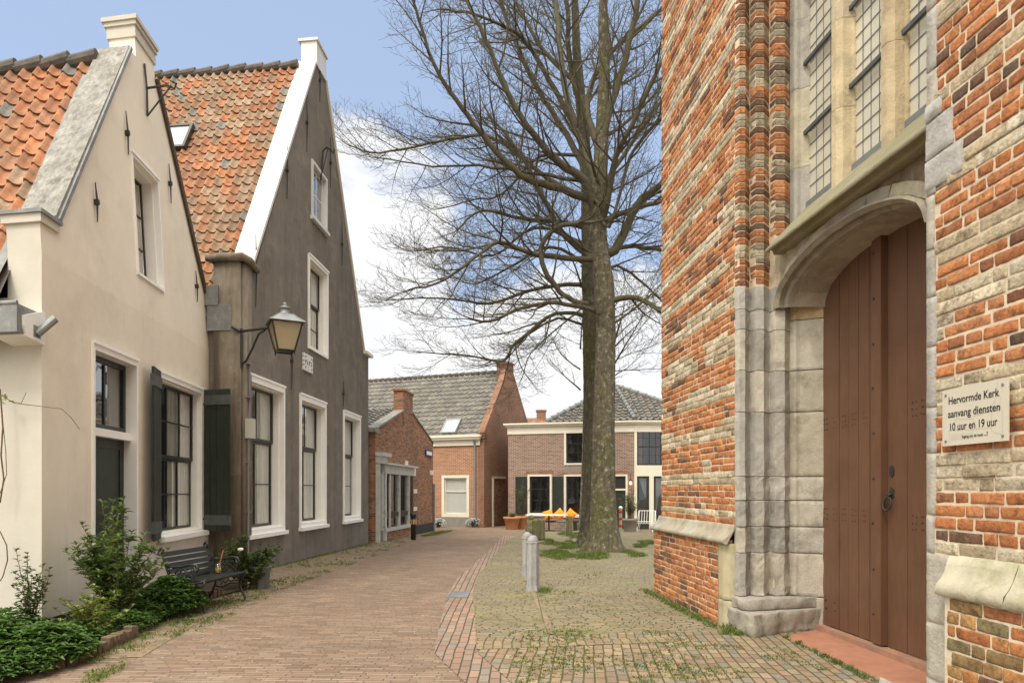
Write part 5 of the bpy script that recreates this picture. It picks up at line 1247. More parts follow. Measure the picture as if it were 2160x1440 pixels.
sheet('pavement', [(gp(1078,1440)[0]+1.2, 3.0)]+G_(*gutR)+[gp(1110,1118), (9, gp(1110,1118)[1]), (9, 3.0)], M['pave'], .004)
pts = G_((1078,1440),(1010,1380),(1006,1347),(1400,1333))
sheet('pavement', [(gp(1078,1440)[0]+1.2, 3.0)]+pts+[(6.5, gp(1400,1333)[1]), (6.5, 3.0)], M['pave2'], .0125)
sheet('paving_edge', G_((1005,1372),(1005,1360),(1420,1345),(1420,1356)), M['edge'], .0165)
sheet('paving_edge', G_((1104,1215),(1113,1215),(1172,1340),(1158,1340)), M['edge'], .0165)
sheet('side_strip', [(-7, 5.5)]+G_((300,1385),(440,1300),(562,1253),(700,1200),(870,1140),(930,1122))+[(-4.4, 27), (-5.5, 12.3), (-7, 12)], M['strip'], .004)
# drain grate
dp = gp(967, 1255)
DG = thing('drain_grate', 'rectangular grey metal street drain set in the brick gutter', 'drain', (dp[0], dp[1], .0))
b = MB(); ring(b, -.15, .15, -.28, .28, .03, 0, .02); b.v = [(x, z, y) for x, y, z in b.v]; b.build('frame', M['steel'], DG)
b = MB(); b.box(-.118, .118, -.248, .248, .002, .012)
for i in range(7): b.box(-.105+i*.031, -.09+i*.031, -.24, .24, .012, .0165)
b.build('grid', M['lead'], DG)
# ================================================================ GRASS AND WEEDS (small blades)
def blades(name, spots, h, colf, spread):
    b = MB()
    for (x, y, n, s_, hh) in spots:
        for _ in range(n):
            a, r = rnd(0, 2*pi), s_*sqrt(R.random()); px_, py_ = x+cos(a)*r, y+sin(a)*r*.8; z = g(py_)+.012
            w = rnd(.003, .006)*(1+y*.06); L = hh*rnd(.5, 1.2); t = rnd(0, 2*pi); lx, ly = cos(t)*L*rnd(.1,.9), sin(t)*L*rnd(.1,.9); q = rnd(0, pi)
            b.col = colf(); b.poly([(px_-w*cos(q),py_-w*sin(q),z),(px_+w*cos(q),py_+w*sin(q),z),(px_+lx+w*.3,py_+ly,z+L)])
    return b.build(name, M['leaf'], None, kind='stuff')
def gcol(): f = rnd(.6, 1.2); return R.choice([(.12*f,.19*f,.035*f),(.15*f,.21*f,.05*f),(.20*f,.23*f,.07*f),(.08*f,.15*f,.025*f),(.26*f,.25*f,.11*f)])
sp = []
for (cx_, cy_, wx, wy, n) in ((1195,1172,95,9,26),(1250,1174,60,6,14),(1165,1168,60,7,12),(1215,1153,70,6,16),(1180,1146,70,5,12),(1225,1132,60,4,12),(1200,1126,40,3,6),(1365,1145,26,5,8),(1345,1172,22,5,8),(1170,1249,55,5,6),(1350,1150,20,5,6),(1330,1166,18,4,5)):
    for _ in range(n*8):
        a, r = rnd(0, 2*pi), sqrt(R.random()); x, y = gp(cx_+cos(a)*r*wx*.6, cy_+sin(a)*r*wy)
        q_ = noise.noise(Vector((x*2.2, y*1.6, 5)))
        if q_ > -.28: sp.append((x, y, int(12+40*max(0,q_+.2)), .10, .035+.11*max(0, q_+.12)))
blades('grass', sp, .1, gcol, .1)
sp = []
def wd(x, y): return noise.noise(Vector((x*1.1, y*1.1, 3)))+.5*noise.noise(Vector((x*3.3, y*3.3, 8)))
for _ in range(4200):                                    # weeds in the joints of the near pavement
    px, py = rnd(1010, 1800), rnd(1330, 1445); x, y = gp(px, py)
    xc = 3.0-.0833*y
    if x > xc+.1 or x < gp(1078,1440)[0]*.0+.0 or R.random() > .14+wd(x, y)*1.2: continue
    if py > 1375 and px < 1004+(py-1375)*1.2: continue
    # snap to the long joints
    sp.append((x, y, 5, .028, .018))
for _ in range(2600):
    px, py = rnd(1040, 1560), 1150+190*R.random(); x, y = gp(px, py)
    if x > 2.85-.0833*y or x < .05 or R.random() > .05+wd(x, y)*1.0: continue
    sp.append((x, y, 5, .035, .02))
for _ in range(2600):                                    # along the houses on the left
    px, py = rnd(180, 930), 0; 
    lim = 1440-(px-180)*.48 if px < 560 else 1253-(px-560)*.37
    py = lim-rnd(-12, 75)*(1-px/1300); 
    if py < 1090: continue
    x, y = gp(px, py)
    if x < -4.2-.0972*y+.0 or (y > 12.1 and x < -5.45+.0556*y) or R.random() > .34+wd(x, y)*1.3: continue
    sp.append((x, y, 7, .045, .028))
for i in range(240):                                     # foot of walls
    y = rnd(12.3, 20.8); sp.append((-5.46+.0556*y+rnd(0,.12), y, 5, .06, .035))
    y = rnd(7.4, 10.3); sp.append((2.88-.0833*y-rnd(0,.10), y, 6, .06, .035))
    if i % 3 == 0: y = rnd(24.5, 29); sp.append((-3.9+.11*(y-21)+.25+rnd(-.1,.35), y, 16, .12, .05))
for _ in range(70): x, y = gp(rnd(1525, 1580), rnd(1322, 1342)); sp.append((x, y, 9, .04, .06))
for _ in range(60): t = R.random(); x, y = gp(1655+t*190, 1345+t*98+rnd(-4, 3)); sp.append((x, y, 9, .03, .04))
blades('weeds', sp, .05, gcol, .05)
# scattered petals and crumbs
b = MB()
for _ in range(900):
    px, py = rnd(300, 1650), 1130+310*R.random()**.8; x, y = gp(px, py)
    if x < -4.0 or x > 2.7-.0833*y: continue
    s_ = rnd(.004, .010); a = rnd(0, pi); z = g(y)+.022; b.col = R.choice([(.6,.56,.48),(.35,.25,.15),(.45,.38,.28),(.2,.12,.07)])
    b.poly([(x+s_*cos(a),y+s_*sin(a),z),(x-s_*sin(a),y+s_*cos(a),z+.003),(x-s_*cos(a),y-s_*sin(a),z),(x+s_*sin(a),y-s_*cos(a),z+.002)])
b.build('fallen_petals', M['leaf'], None, kind='stuff')
# ================================================================ TREES
def wp(px, py, Y): return Vector(((px-CX)/FPX*Y, Y, EYE+(HY-py)/FPX*Y))
def trunk(path, name, root, org, flare=1.0, bark='bark'):
    pts = [wp(px, py, Y)-org for px, py, Y, r in path]; rr = [p[3] for p in path]
    P, Rr = [], []
    for i in range(len(pts)-1):
        n = max(1, int((pts[i+1]-pts[i]).length/.10))
        for j in range(n): P.append(pts[i].lerp(pts[i+1], j/n)); Rr.append(rr[i]+(rr[i+1]-rr[i])*j/n)
    P.append(pts[-1]); Rr.append(rr[-1]); b = MB(); b.smooth = True; N = 40; k = len(b.v); ph = rnd(0, 50)
    for p, r in zip(P, Rr):
        h = max(0, p.z)
        for j in range(N):
            a = 2*pi*j/N; fl = 1+flare*.55*math.exp(-h*3.2)*(1+.45*sin(a*4+ph)+.3*sin(a*7+1))+.10*math.exp(-h*.5)*sin(a*3+ph+h*.4)
            d = noise.noise(Vector((cos(a)*4, sin(a)*4, p.z*.9+ph)))*.07+abs(noise.noise(Vector((cos(a)*13, sin(a)*13, p.z*2.4+ph))))*.055+noise.noise(Vector((cos(a)*6, sin(a)*6, p.z*5)))*.03
            q = r*(fl+d); b.v.append((p.x+cos(a)*q, p.y+sin(a)*q, p.z))
    for i in range(len(P)-1):
        for j in range(N): b.face((k+i*N+j, k+i*N+(j+1) % N, k+(i+1)*N+(j+1) % N, k+(i+1)*N+j))
    return b.build(name, M[bark], root)
class Crown:
    def __init__(s, org): s.b = MB(); s.b.smooth = True; s.org = org; s.n = 0
    def grow(s, p, d, L, r, lev):
        seg = {0: 9, 1: 6, 2: 4, 3: 3}[lev]; sl = L/seg; pts = [p.copy()]; rad = [r]; dirs = [d.copy()]; q = p.copy(); dd = d.copy()
        wob = {0: .10, 1: .17, 2: .22, 3: .25}[lev]
        for i in range(seg):
            up = .05+.07*(i/seg) if lev < 2 else .04+.10*(i/seg)
            dd = (dd+Vector((rnd(-wob, wob), rnd(-wob, wob), rnd(-wob, wob)+up))).normalized()
            q = q+dd*sl; pts.append(q.copy()); rad.append(max(.0036, r*(1-(i+1)/seg*.85))); dirs.append(dd.copy())
        s.b.tube([x-s.org for x in pts], rad, {0: 7, 1: 5, 2: 3, 3: 3}[lev], cap=False); s.n += 1
        s.kids(pts, rad, dirs, L, lev)
    def kids(s, pts, rad, dirs, L, lev, start=.18):
        if lev >= 3: return
        sp_ = {0: .27, 1: .14, 2: .11}[lev]; n = max(2, int(L*(1-start)/sp_)); m = len(pts)-1; side = 1
        for i in range(n):
            f = start+(1-start)*(i+R.random()*.6)/n; f = min(f, .99); k = int(f*m); u = f*m-k
            p = pts[k].lerp(pts[k+1], u); t = dirs[min(k+1, m)]; r = rad[k]+(rad[k+1]-rad[k])*u
            ax = t.cross(Vector((rnd(-.5,.5), rnd(-.5,.5), 1))); 
            if ax.length < .1: continue
            ax.normalize(); side = -side; ang = radians(rnd(32, 62))
            sd = (ax*side+Vector((0,0,rnd(-.35,.5)))+Vector((rnd(-.3,.3),rnd(-.3,.3),0))).normalized()
            nd = (t*cos(ang)+sd*sin(ang)).normalized()
            fl = {0: (1.2, 2.7), 1: (.5, 1.1), 2: (.2, .46)}[lev]
            ln_ = rnd(*fl)*(1-.45*f)*(min(1.3, .5+L/6) if lev == 0 else 1)
            s.grow(p, nd, ln_, max(.0035, min(r*.55, {0: .030, 1: .011, 2: .0045}[lev])), lev+1)
    def limb(s, path, Ys, r0, r1, start=.2):
        P = [wp(px, py, Y) for (px, py), Y in zip(path, Ys)]
        pts = []
        for i in range(len(P)-1):                                   # Catmull-Rom through the drawn points
            a, b_, c, d = P[max(i-1,0)], P[i], P[i+1], P[min(i+2,len(P)-1)]
            for j in range(4):
                t = j/4; pts.append(.5*((2*b_)+(c-a)*t+(2*a-5*b_+4*c-d)*t*t+(3*b_-a-3*c+d)*t*t*t)+Vector((rnd(-.02,.02),rnd(-.02,.02),rnd(-.02,.02))))
        pts.append(P[-1]); L = sum((pts[i+1]-pts[i]).length for i in range(len(pts)-1)); n = len(pts)
        rad = [r0+(r1-r0)*(i/(n-1))**.8 for i in range(n)]; dirs = [(pts[min(i+1,n-1)]-pts[max(i-1,0)]).normalized() for i in range(n)]
        s.b.tube([x-s.org for x in pts], rad, 8, cap=False); s.kids(pts, rad, dirs, L, 0, start)
        s.grow(pts[-1], dirs[-1], rnd(.6, 1.1), r1*.8, 1)
Y1_, Y2_ = 17.6, 20.2
g1 = gp(1268, 1165); org1 = Vector((g1[0], g1[1], g(g1[1]))); g2 = gp(1240, 1143); org2 = Vector((g2[0], g2[1], g(g2[1])))
T1 = thing('lime_tree', 'large bare tree in front with a thick lichen-flecked trunk beside the church', 'tree', tuple(org1)); T2_ = thing('lime_tree', 'bare tree close behind the front trunk, partly hidden by it', 'tree', tuple(org2))
trunk([(1272,1175,Y1_,.345),(1273,1120,Y1_,.335),(1272,1000,Y1_,.30),(1275,850,Y1_,.265),(1278,700,Y1_,.25),(1274,600,Y1_,.255),(1262,500,Y1_,.22),(1262,440,Y1_,.20),(1270,280,Y1_,.17),(1275,160,Y1_,.14),(1272,0,Y1_,.11),(1268,-200,Y1_,.07),(1270,-420,Y1_,.03)], 'trunk', T1, org1, 1.15)
trunk([(1250,1160,Y2_,.36),(1252,1100,Y2_,.34),(1253,1000,Y2_,.32),(1253,850,Y2_,.31),(1250,700,Y2_,.28),(1244,560,Y2_,.24),(1240,400,Y2_,.19),(1228,250,Y2_,.16),(1216,100,Y2_,.12),(1210,-60,Y2_,.09),(1210,-300,Y2_,.04)], 'trunk', T2_, org2, .8, 'bark2')
def yy(Y0, dY, n): return [Y0+dY*(i/(n-1)) for i in range(n)]
C1 = Crown(org1); C2 = Crown(org2)
Ls1 = [([(1258,455),(1233,383),(1178,344),(1139,300),(1089,233),(1055,155),(1011,55),(967,-40)], -1.2, .13, .03),
 ([(1255,425),(1161,392),(1111,378),(1055,328),(1000,261),(950,194),(911,128),(883,39),(861,-30)], -2.2, .11, .02),
 ([(1250,545),(1183,489),(1155,433),(1122,372),(1089,311),(1030,240)], 1.5, .10, .03),
 ([(1255,548),(1133,536),(1055,511),(1016,532),(940,590),(860,612)], -2.0, .085, .015),
 ([(1233,383),(1128,366),(1011,350),(911,350),(800,333)], .8, .06, .012),
 ([(1262,655),(1172,639),(1111,647),(1033,678),(994,672)], -1.8, .07, .02),
 ([(1240,640),(1205,632),(1172,605),(1144,555),(1146,511),(1180,476),(1235,470)], -.8, .07, .05),
 ([(1275,540),(1305,517),(1344,433),(1395,389),(1450,340)], -.4, .14, .05),
 ([(1275,465),(1340,440),(1400,423),(1460,400)], .9, .09, .03),
 ([(1285,635),(1344,628),(1400,661),(1440,690)], -.6, .085, .03),
 ([(1270,545),(1322,519),(1400,527),(1460,520)], 1.5, .07, .03),
 ([(1265,330),(1290,220),(1320,120),(1345,0),(1360,-120)], -.7, .11, .05),
 ([(1265,500),(1285,400),(1300,330),(1330,270),(1395,130)], -1.6, .12, .04),
 ([(1262,310),(1238,230),(1256,160),(1300,100),(1395,20)], 1.3, .10, .04),
 ([(1262,400),(1225,300),(1195,200),(1180,90),(1170,-30)], .9, .11, .05),
 ([(1265,500),(1255,420),(1285,480),(1330,330),(1395,250),(1440,200)], -1.0, .05, .03),
 ([(1278,800),(1300,760),(1350,740),(1400,720)], -.5, .012, .006)]
Ls2 = [([(1238,480),(1178,468),(1100,461),(1017,444),(965,484)], -.9, .09, .02),
 ([(1236,420),(1155,375),(1040,292),(950,294),(867,311),(783,322),(728,302)], -.6, .08, .012),
 ([(1238,600),(1144,606),(1033,639),(922,628),(811,633)], .6, .075, .012),
 ([(1240,668),(1172,661),(1089,722),(1061,761),(989,750),(880,742)], -1.4, .07, .012),
 ([(1240,690),(1180,672),(1120,700),(1070,756)], 1.6, .05, .015),
 ([(1236,360),(1180,260),(1120,160),(1075,60),(1040,-60)], 1.5, .11, .04),
 ([(1230,300),(1160,170),(1110,90),(1070,60),(1000,30),(930,20)], -1.6, .09, .02),
 ([(1222,180),(1150,110),(1090,10),(1040,-80)], .5, .08, .03),
 ([(1228,240),(1200,120),(1195,0),(1150,-120)], -1.0, .10, .04),
 ([(1240,560),(1160,520),(1080,560),(1000,600),(930,566)], 1.2, .06, .012),
 ([(1240,640),(1180,690),(1120,745),(1100,800)], -1.0, .03, .01),
 ([(1245,600),(1300,560),(1360,600),(1400,640)], 1.0, .06, .02),
 ([(1245,420),(1300,350),(1360,260),(1420,180)], 1.2, .09, .03),
 ([(1238,330),(1140,330),(1060,410),(1000,420),(930,440)], 1.4, .06, .012),
 ([(1240,520),(1130,480),(1040,540),(950,520),(870,530)], -2.4, .055, .012)]
for C, Ls, Y0 in ((C1, Ls1, Y1_), (C2, Ls2, Y2_)):
    for path, dY, r0, r1 in Ls: C.limb(path, yy(Y0, dY, len(path)), r0*1.0, r1*1.2)
for C, Y0, x0, cnt in ((C1, Y1_, 1270, 6), (C2, Y2_, 1238, 5)):         # limbs towards and away from the viewer
    for i in range(cnt):
        z = 4.4+i*1.5+rnd(-.3,.3); a = radians(rnd(0, 360)); el = rnd(.15, .75); L = rnd(2.2, 3.6)
        C.grow(Vector(((x0-CX)/FPX*Y0, Y0, z)), Vector((cos(a), sin(a), el)).normalized(), L, rnd(.035, .06), 0)
for _ in range(14): C1.grow(wp(1262+rnd(-12,10), 650+rnd(-30,30), Y1_-.2), Vector((rnd(-1,1), rnd(-1,.2), rnd(-.2,.8))).normalized(), rnd(.5,1.1), .009, 2)
print('branches', C1.n, C2.n, len(C1.b.f), len(C2.b.f))
C1.b.build('crown', M['twig'], T1); C2.b.build('crown', M['twig'], T2_)
g3 = gp(1229, 1117); o3 = Vector((g3[0], g3[1], g(g3[1]))); T3 = thing('lime_tree', 'third bare tree, only the foot of its trunk peeping out behind the other two', 'tree', tuple(o3))
trunk([(1233,1124,g3[1],.30),(1236,1090,g3[1],.27),(1240,900,g3[1],.22),(1242,700,g3[1],.17),(1240,500,g3[1],.10),(1240,400,g3[1],.05)], 'trunk', T3, o3, 1.0)
C3 = Crown(o3)
for i in range(9):
    z = 5+i*.9; a = rnd(0, 6.28); C3.grow(Vector((3.0, g3[1], z)), Vector((cos(a), sin(a), .5)).normalized(), 2.2, .04, 0 if i % 2 else 1)
C3.b.build('crown', M['twig'], T3)
# ================================================================ PLANTS
def leaf(b, p, d, L, w, col, up=Vector((0,0,1)), fold=.25):
    d = d.normalized(); s = d.cross(up)
    if s.length < .05: s = Vector((1,0,0))
    s.normalize(); n = s.cross(d); m = p+d*L*.42; dr = Vector((0,0,-1))*L*.18
    f = rnd(.7, 1.25); b.col = tuple(c*f for c in col)
    A, B_, C_, D_ = p, m+s*w*.5+n*w*fold, p+d*L+dr, m-s*w*.5+n*w*fold
    k = len(b.v); b.v += [tuple(A), tuple(B_), tuple(C_), tuple(D_), tuple(m-n*w*.05)]
    b.face((k, k+4, k+1)); b.face((k+4, k+2, k+1)); b.face((k, k+3, k+4)); b.face((k+3, k+2, k+4))
def shrub(name, label, cat, x, y, h, spread, nst, lpn, ll, lw, cols, lean=(0,0), bare=.1, z0=0., wild=.5, side=.35):
    t = thing(name, label, cat, (x, y, z0)); sb = MB(); lb = MB()
    for i in range(nst):
        a = rnd(0, 2*pi); r = spread*sqrt(R.random()); hh = h*rnd(.62, 1.0)*(1-.35*(r/spread)**2); p = Vector((cos(a)*r*.25, sin(a)*r*.25, 0)); e = Vector((cos(a)*r+lean[0], sin(a)*r+lean[1], hh))
        n = max(6, int(hh/.05)); pts = []
        for k in range(n+1):
            f = k/n; q = p.lerp(e, f); q.x += (cos(a)*r)*(-.25)*sin(pi*f)+rnd(-.006,.006); q.y += (sin(a)*r)*(-.25)*sin(pi*f)+rnd(-.006,.006); pts.append(q)
        sb.tube(pts, [.007*(1-.7*k/n) for k in range(n+1)], 4)
        runs = [(pts, bare)]
        for _ in range(int(hh*6*side*3)):
            f = rnd(.25, .95); q = pts[int(f*n)]; aa = rnd(0, 2*pi); L = rnd(.08, .25)*(1.2-f); sp_ = [q+Vector((cos(aa)*L*j/4, sin(aa)*L*j/4, L*.7*j/4)) for j in range(5)]
            sb.tube(sp_, .003, 3); runs.append((sp_, .0))
        for pp, br in runs:
            m = len(pp)
            for k in range(1, m):
                if k/m < br: continue
                for _ in range(lpn):
                    aa = rnd(0, 2*pi); f = rnd(0, 1); q = pp[k-1].lerp(pp[k], f)
                    leaf(lb, q, Vector((cos(aa), sin(aa), rnd(-.15, 1.0)*wild+.1)), ll*rnd(.6, 1.2), lw*rnd(.7, 1.1), R.choice(cols))
            for _ in range(5):
                aa = rnd(0, 2*pi); leaf(lb, pp[-1], Vector((cos(aa), sin(aa), rnd(.5, 1.5))), ll*.8, lw*.8, R.choice(cols))
    sb.build('stems', M['stem'], t); lb.build('foliage', M['leaf'], t); return t
GR = [(.11,.165,.05),(.135,.20,.065),(.085,.135,.04),(.17,.23,.08)]; DG_ = [(.05,.09,.03),(.07,.115,.04),(.04,.07,.027)]; YG = [(.22,.28,.05),(.17,.24,.05),(.26,.30,.08),(.12,.18,.04)]; NT_ = [(.065,.13,.03),(.085,.165,.04),(.05,.10,.022),(.11,.20,.05)]
shrub('shrub', 'tall slender leafy shrub growing in front of the cream house door', 'shrub', -4.32, 7.45, 1.48, .50, 30, 3, .105, .034, GR, wild=.8)
shrub('shrub', 'small upright glossy-leaved shrub by the cream house corner', 'shrub', -4.78, 6.75, 1.02, .26, 10, 2, .06, .028, DG_+GR[:1], wild=.6)
shrub('shrub', 'young yellow-green shrub between the tall shrub and the brick edging', 'shrub', -4.15, 6.75, .62, .42, 15, 2, .062, .034, YG, wild=.5, bare=.3)
shrub('rose_bush', 'dark rose bush with a white bloom at the far end of the bench', 'rose bush', -4.0, 10.35, .92, .52, 26, 3, .065, .04, DG_+GR, wild=.4, side=.7)
def cover(name, cells, cols, label=None):
    b = MB()
    for (x, y, rx, ry, h, n, ll) in cells:
        for _ in range(n):
            a, r = rnd(0, 2*pi), sqrt(R.random()); px_, py_ = x+cos(a)*r*rx, y+sin(a)*r*ry
            top_ = h*(1-.75*r*r)+.04*noise.noise(Vector((px_*6, py_*6, 2))); z = top_*(rnd(.35, 1.0)**.5)+.02
            aa = rnd(0, 2*pi)
            for q in range(3): leaf(b, Vector((px_, py_, z)), Vector((cos(aa+q*2.1), sin(aa+q*2.1), rnd(.0, .5))), ll*rnd(.6, 1.15), ll*.45, R.choice(cols))
    return b
b = cover('', [(-4.65,5.75,.62,.62,.46,1150,.115),(-4.1,5.9,.42,.45,.34,750,.10),(-4.9,6.6,.5,.4,.35,500,.07),(-4.25,6.55,.35,.4,.22,420,.07),(-5.3,5.5,.6,.6,.5,550,.11),(-4.35,5.25,.5,.25,.3,600,.08),(-3.98,5.55,.25,.25,.2,250,.07),(-4.15,7.25,.30,.55,.22,520,.06)], NT_)
b.build('ground_cover', M['leaf'], None, kind='stuff')
NC = thing('leafy_clump', 'rounded clump of bright green nettle-like leaves beside the near end of the bench', 'plant', (-4.12, 8.25, 0))
b = cover('', [(0,0,.36,.50,.44,1000,.095),(-.25,.4,.3,.4,.36,500,.07),(-.1,-.55,.3,.3,.26,420,.08)], NT_); b.build('foliage', M['leaf'], NC)
b = MB(); b.smooth = True; b.lathe([(.0,0),(.035,.01),(.045,.03),(.03,.045),(.0,.04)], 10, (-3.95, 9.93, .62)); o = b.build('rose_bloom', M['white']); o.parent = bpy.data.objects['rose_bush']; o.matrix_parent_inverse = Matrix.Translation((4.0, -10.35, 0))
# planting bed soil
BD = sheet('soil_bed', [(-7,4.5)]+G_((60,1425),(150,1400),(290,1335),(320,1300),(330,1270),(450,1262),(520,1245),(520,1230))+[(-5.4,11.9),(-5.25,10),(-4.98,7.3),(-7,7)], M['soil'], .03)
ES = []
M['edgebrick'] = mat('old_edging_brick', (.17,.115,.08), .92, var=.3, vs=9, bump=.7, bs=40, stains=(((.24,.20,.13), 4, .5, .7, .7), ((.07,.09,.03), 6, .55, .7, .5)))
def edge_brick(h=.13):
    b = MB(); rough = lambda: rnd(-.004, .004)
    b.box(-.045+rough(), .045, -.028, .028+rough(), 0, h); o = b.build('edging_brick', M['edgebrick']); m = o.modifiers.new('b', 'BEVEL'); m.width = .006; m.segments = 2; return o
proto = edge_brick(); ek = 0; 
pl = [gp(100,1413), gp(150,1402), gp(190,1386), gp(235,1366), gp(290,1340)]
tot = 0; segs_ = []
for a, c in zip(pl, pl[1:]): L = hypot(c[0]-a[0], c[1]-a[1]); n = max(1, int(L/.082)); segs_ += [(a[0]+(c[0]-a[0])*j/n, a[1]+(c[1]-a[1])*j/n, atan2(c[1]-a[1], c[0]-a[0])) for j in range(n)]
x0_, y0_ = gp(368, 1292); segs_ += [(x0_, y0_, .3), (x0_+.03, y0_+.10, .5)]
xb_, yb_ = -4.22, 9.0
segs_ += [(xb_+.01*j, yb_+.10*j, 1.5) for j in range(8)]
for i, (x, y, a) in enumerate(segs_):
    o = proto if i == 0 else proto.copy()
    if i: COL.objects.link(o)
    o.location = (x, y, rnd(-.03, .015)); o.rotation_euler = (rnd(-.08,.08), rnd(-.08,.08), a+rnd(-.08,.08)+pi/2); o.scale = (rnd(.9,1.15), rnd(1.0,1.4), 1)
    gr_ = 'upright bricks edging the planting bed' if i < len(segs_)-10 else ('bricks half buried in the leafy clump' if i < len(segs_)-8 else 'bricks in a row under the bench')
    tag(o, {'upright bricks edging the planting bed': 'one of the upright old bricks edging the front of the planting bed', 'bricks half buried in the leafy clump': 'old brick half buried at the foot of the leafy clump', 'bricks in a row under the bench': 'dark old brick in the row beneath the bench'}[gr_], 'brick', gr_)
# climbing vine on the cream house
VN = thing('climbing_vine', 'thin bare vine stems creeping up the cream wall at the left edge', 'plant', FW.world(-.05, -.02), FW.rz)
def vp(px, py, y=7.12): k = (px-CX)/FPX; X = k*y; Z = EYE+(HY-py)/FPX*y; w = Vector((X-VN.location.x, y-VN.location.y, 0)); c_, s_ = cos(-FW.rz), sin(-FW.rz); return (w.x*c_-w.y*s_, w.x*s_+w.y*c_, Z)
b = MB()
for path, r in (([(0,820),(6,900),(2,960),(8,1010),(0,1060)], .008), ([(2,850),(12,950),(14,1000),(0,1040)], .004), ([(0,832),(30,850),(80,856),(130,862),(150,880),(168,905)], .004), ([(20,846),(45,850),(55,828)], .003), ([(0,1120),(14,1150),(16,1180),(6,1215),(0,1225)], .006)):
    b.tube([vp(px, py, 7.14-.0002*px) for px, py in path], r, 5)
b.build('stems', M['stem'], VN)
b = MB()
for _ in range(10): p = Vector(vp(rnd(0,22), rnd(832,848), 7.1)); leaf(b, p, Vector((rnd(-1,1), -.3, rnd(-.3,1))), .05, .03, R.choice(YG))
b.build('foliage', M['leaf'], VN)
# ================================================================ BENCH
BN = thing('park_bench', 'dark green slatted bench with ornate cast iron ends against the cream house', 'bench', (-3.98, 8.85, 0), radians(90-6))
b = MB(); BL = .56                       # local: x along the bench, y towards the wall
for i, (y, z) in enumerate(((-.24,.435),(-.155,.43),(-.07,.422),(.015,.415),(.10,.415))): b.obox((0, y, z), (BL, 0, 0), (0, .035, .0), (0, 0, .012))
b.obox((0,-.305,.43),(BL,0,0),(0,.026,-.018),(0,.006,.010)); b.build('seat', M['benchpaint'], BN)
b = MB()
for i in range(5):
    f = i/4; y = .17+.10*f+.03*f*f; z = .49+.31*f; b.obox((0, y, z), (BL, 0, 0), (0, .012, -.003), (0, .012, .031))
b.build('backrest', M['benchpaint'], BN)
for s_ in (-1, 1):
    b = MB(); x = s_*BL; b.smooth = True; T = lambda pts, r=.012: b.tube([(x+(p[2] if len(p) > 2 else 0), p[0], p[1]) for p in pts], r, 6)
    T([(.34,.86),(.36,.80),(.30,.80),(.27,.72),(.20,.52),(.13,.42),(.16,.25),(.22,.10),(.30,.0)], .017)
    T([(.34,.86),(.31,.89),(.28,.86),(.30,.80)], .02)
    T([(-.33,.44),(-.30,.38),(-.24,.30),(-.25,.18),(-.31,.08),(-.33,.0),(-.38,.0)], .018); T([(.13,.41),(-.1,.40),(-.25,.42),(-.34,.455)], .016)
    T([(.24,.66),(.15,.63),(.0,.64),(-.12,.67),(-.20,.66),(-.23,.61),(-.20,.57),(-.16,.60)], .017); T([(-.17,.65),(-.20,.55),(-.16,.47),(-.20,.42)], .014)
    def circ(cy, cz, r, w=.007, n=14): T([(cy+r*cos(2*pi*i/n), cz+r*sin(2*pi*i/n)) for i in range(n+1)], w)
    circ(.02, .53, .085); circ(.02, .53, .028)
    for q in range(6): circ(.02+.055*cos(q*pi/3), .53+.055*sin(q*pi/3), .025, .005, 9)
    for (cy, cz, r) in ((-.10,.58,.035),(-.10,.49,.04),(.12,.58,.035),(.12,.48,.035),(.17,.53,.02),(-.15,.53,.02),(.0,.33,.05),(-.10,.34,.045),(.09,.34,.04),(-.18,.34,.03),(.03,.25,.035),(.20,.63,.02)): circ(cy, cz, r, .006, 10)
    T([(-.25,.26),(-.1,.27),(.05,.20),(.15,.22)], .010); T([(-.24,.22),(.0,.16),(.18,.16)], .008)
    b.build('cast_iron_end', M['black'], BN)
BN.scale = (.89, .89, .89)
JR = thing('jar', 'glass jar with yellow drink and a straw on the bench seat', 'jar', (-3.96, 9.20, .398))
b = MB(); b.smooth = True; b.lathe([(.035,0),(.04,.01),(.04,.09),(.032,.105),(.034,.12)], 16); b.build('glass', M['glass'], JR)
b = MB(); b.smooth = True; b.lathe([(.034,.005),(.037,.012),(.037,.06)], 16); M['juice'] = mat('yellow_drink', (.45,.33,.03), .3, var=.1, bump=0); b.build('drink', M['juice'], JR)
b = MB(); b.tube([(0,0,.02),(.06,.02,.30)], .006, 6); b.build('straw', M['terracotta'], JR)
bx, by = gp(548, 1240); BK = thing('bucket', 'grey metal bucket standing beyond the rose bush by the dark house', 'bucket', (bx, by, 0))
b = MB(); b.smooth = True; b.lathe([(.115,0),(.125,.01),(.165,.32),(.175,.325),(.175,.34),(.155,.34),(.115,.04),(.0,.04)], 24); b.build('pail', M['zinc'], BK)
b = MB(); b.tube([(-.17,0,.32),(-.19,.02,.2),(0,.05,.12),(.19,.02,.2),(.17,0,.32)], .005, 5); b.build('handle', M['steel'], BK)
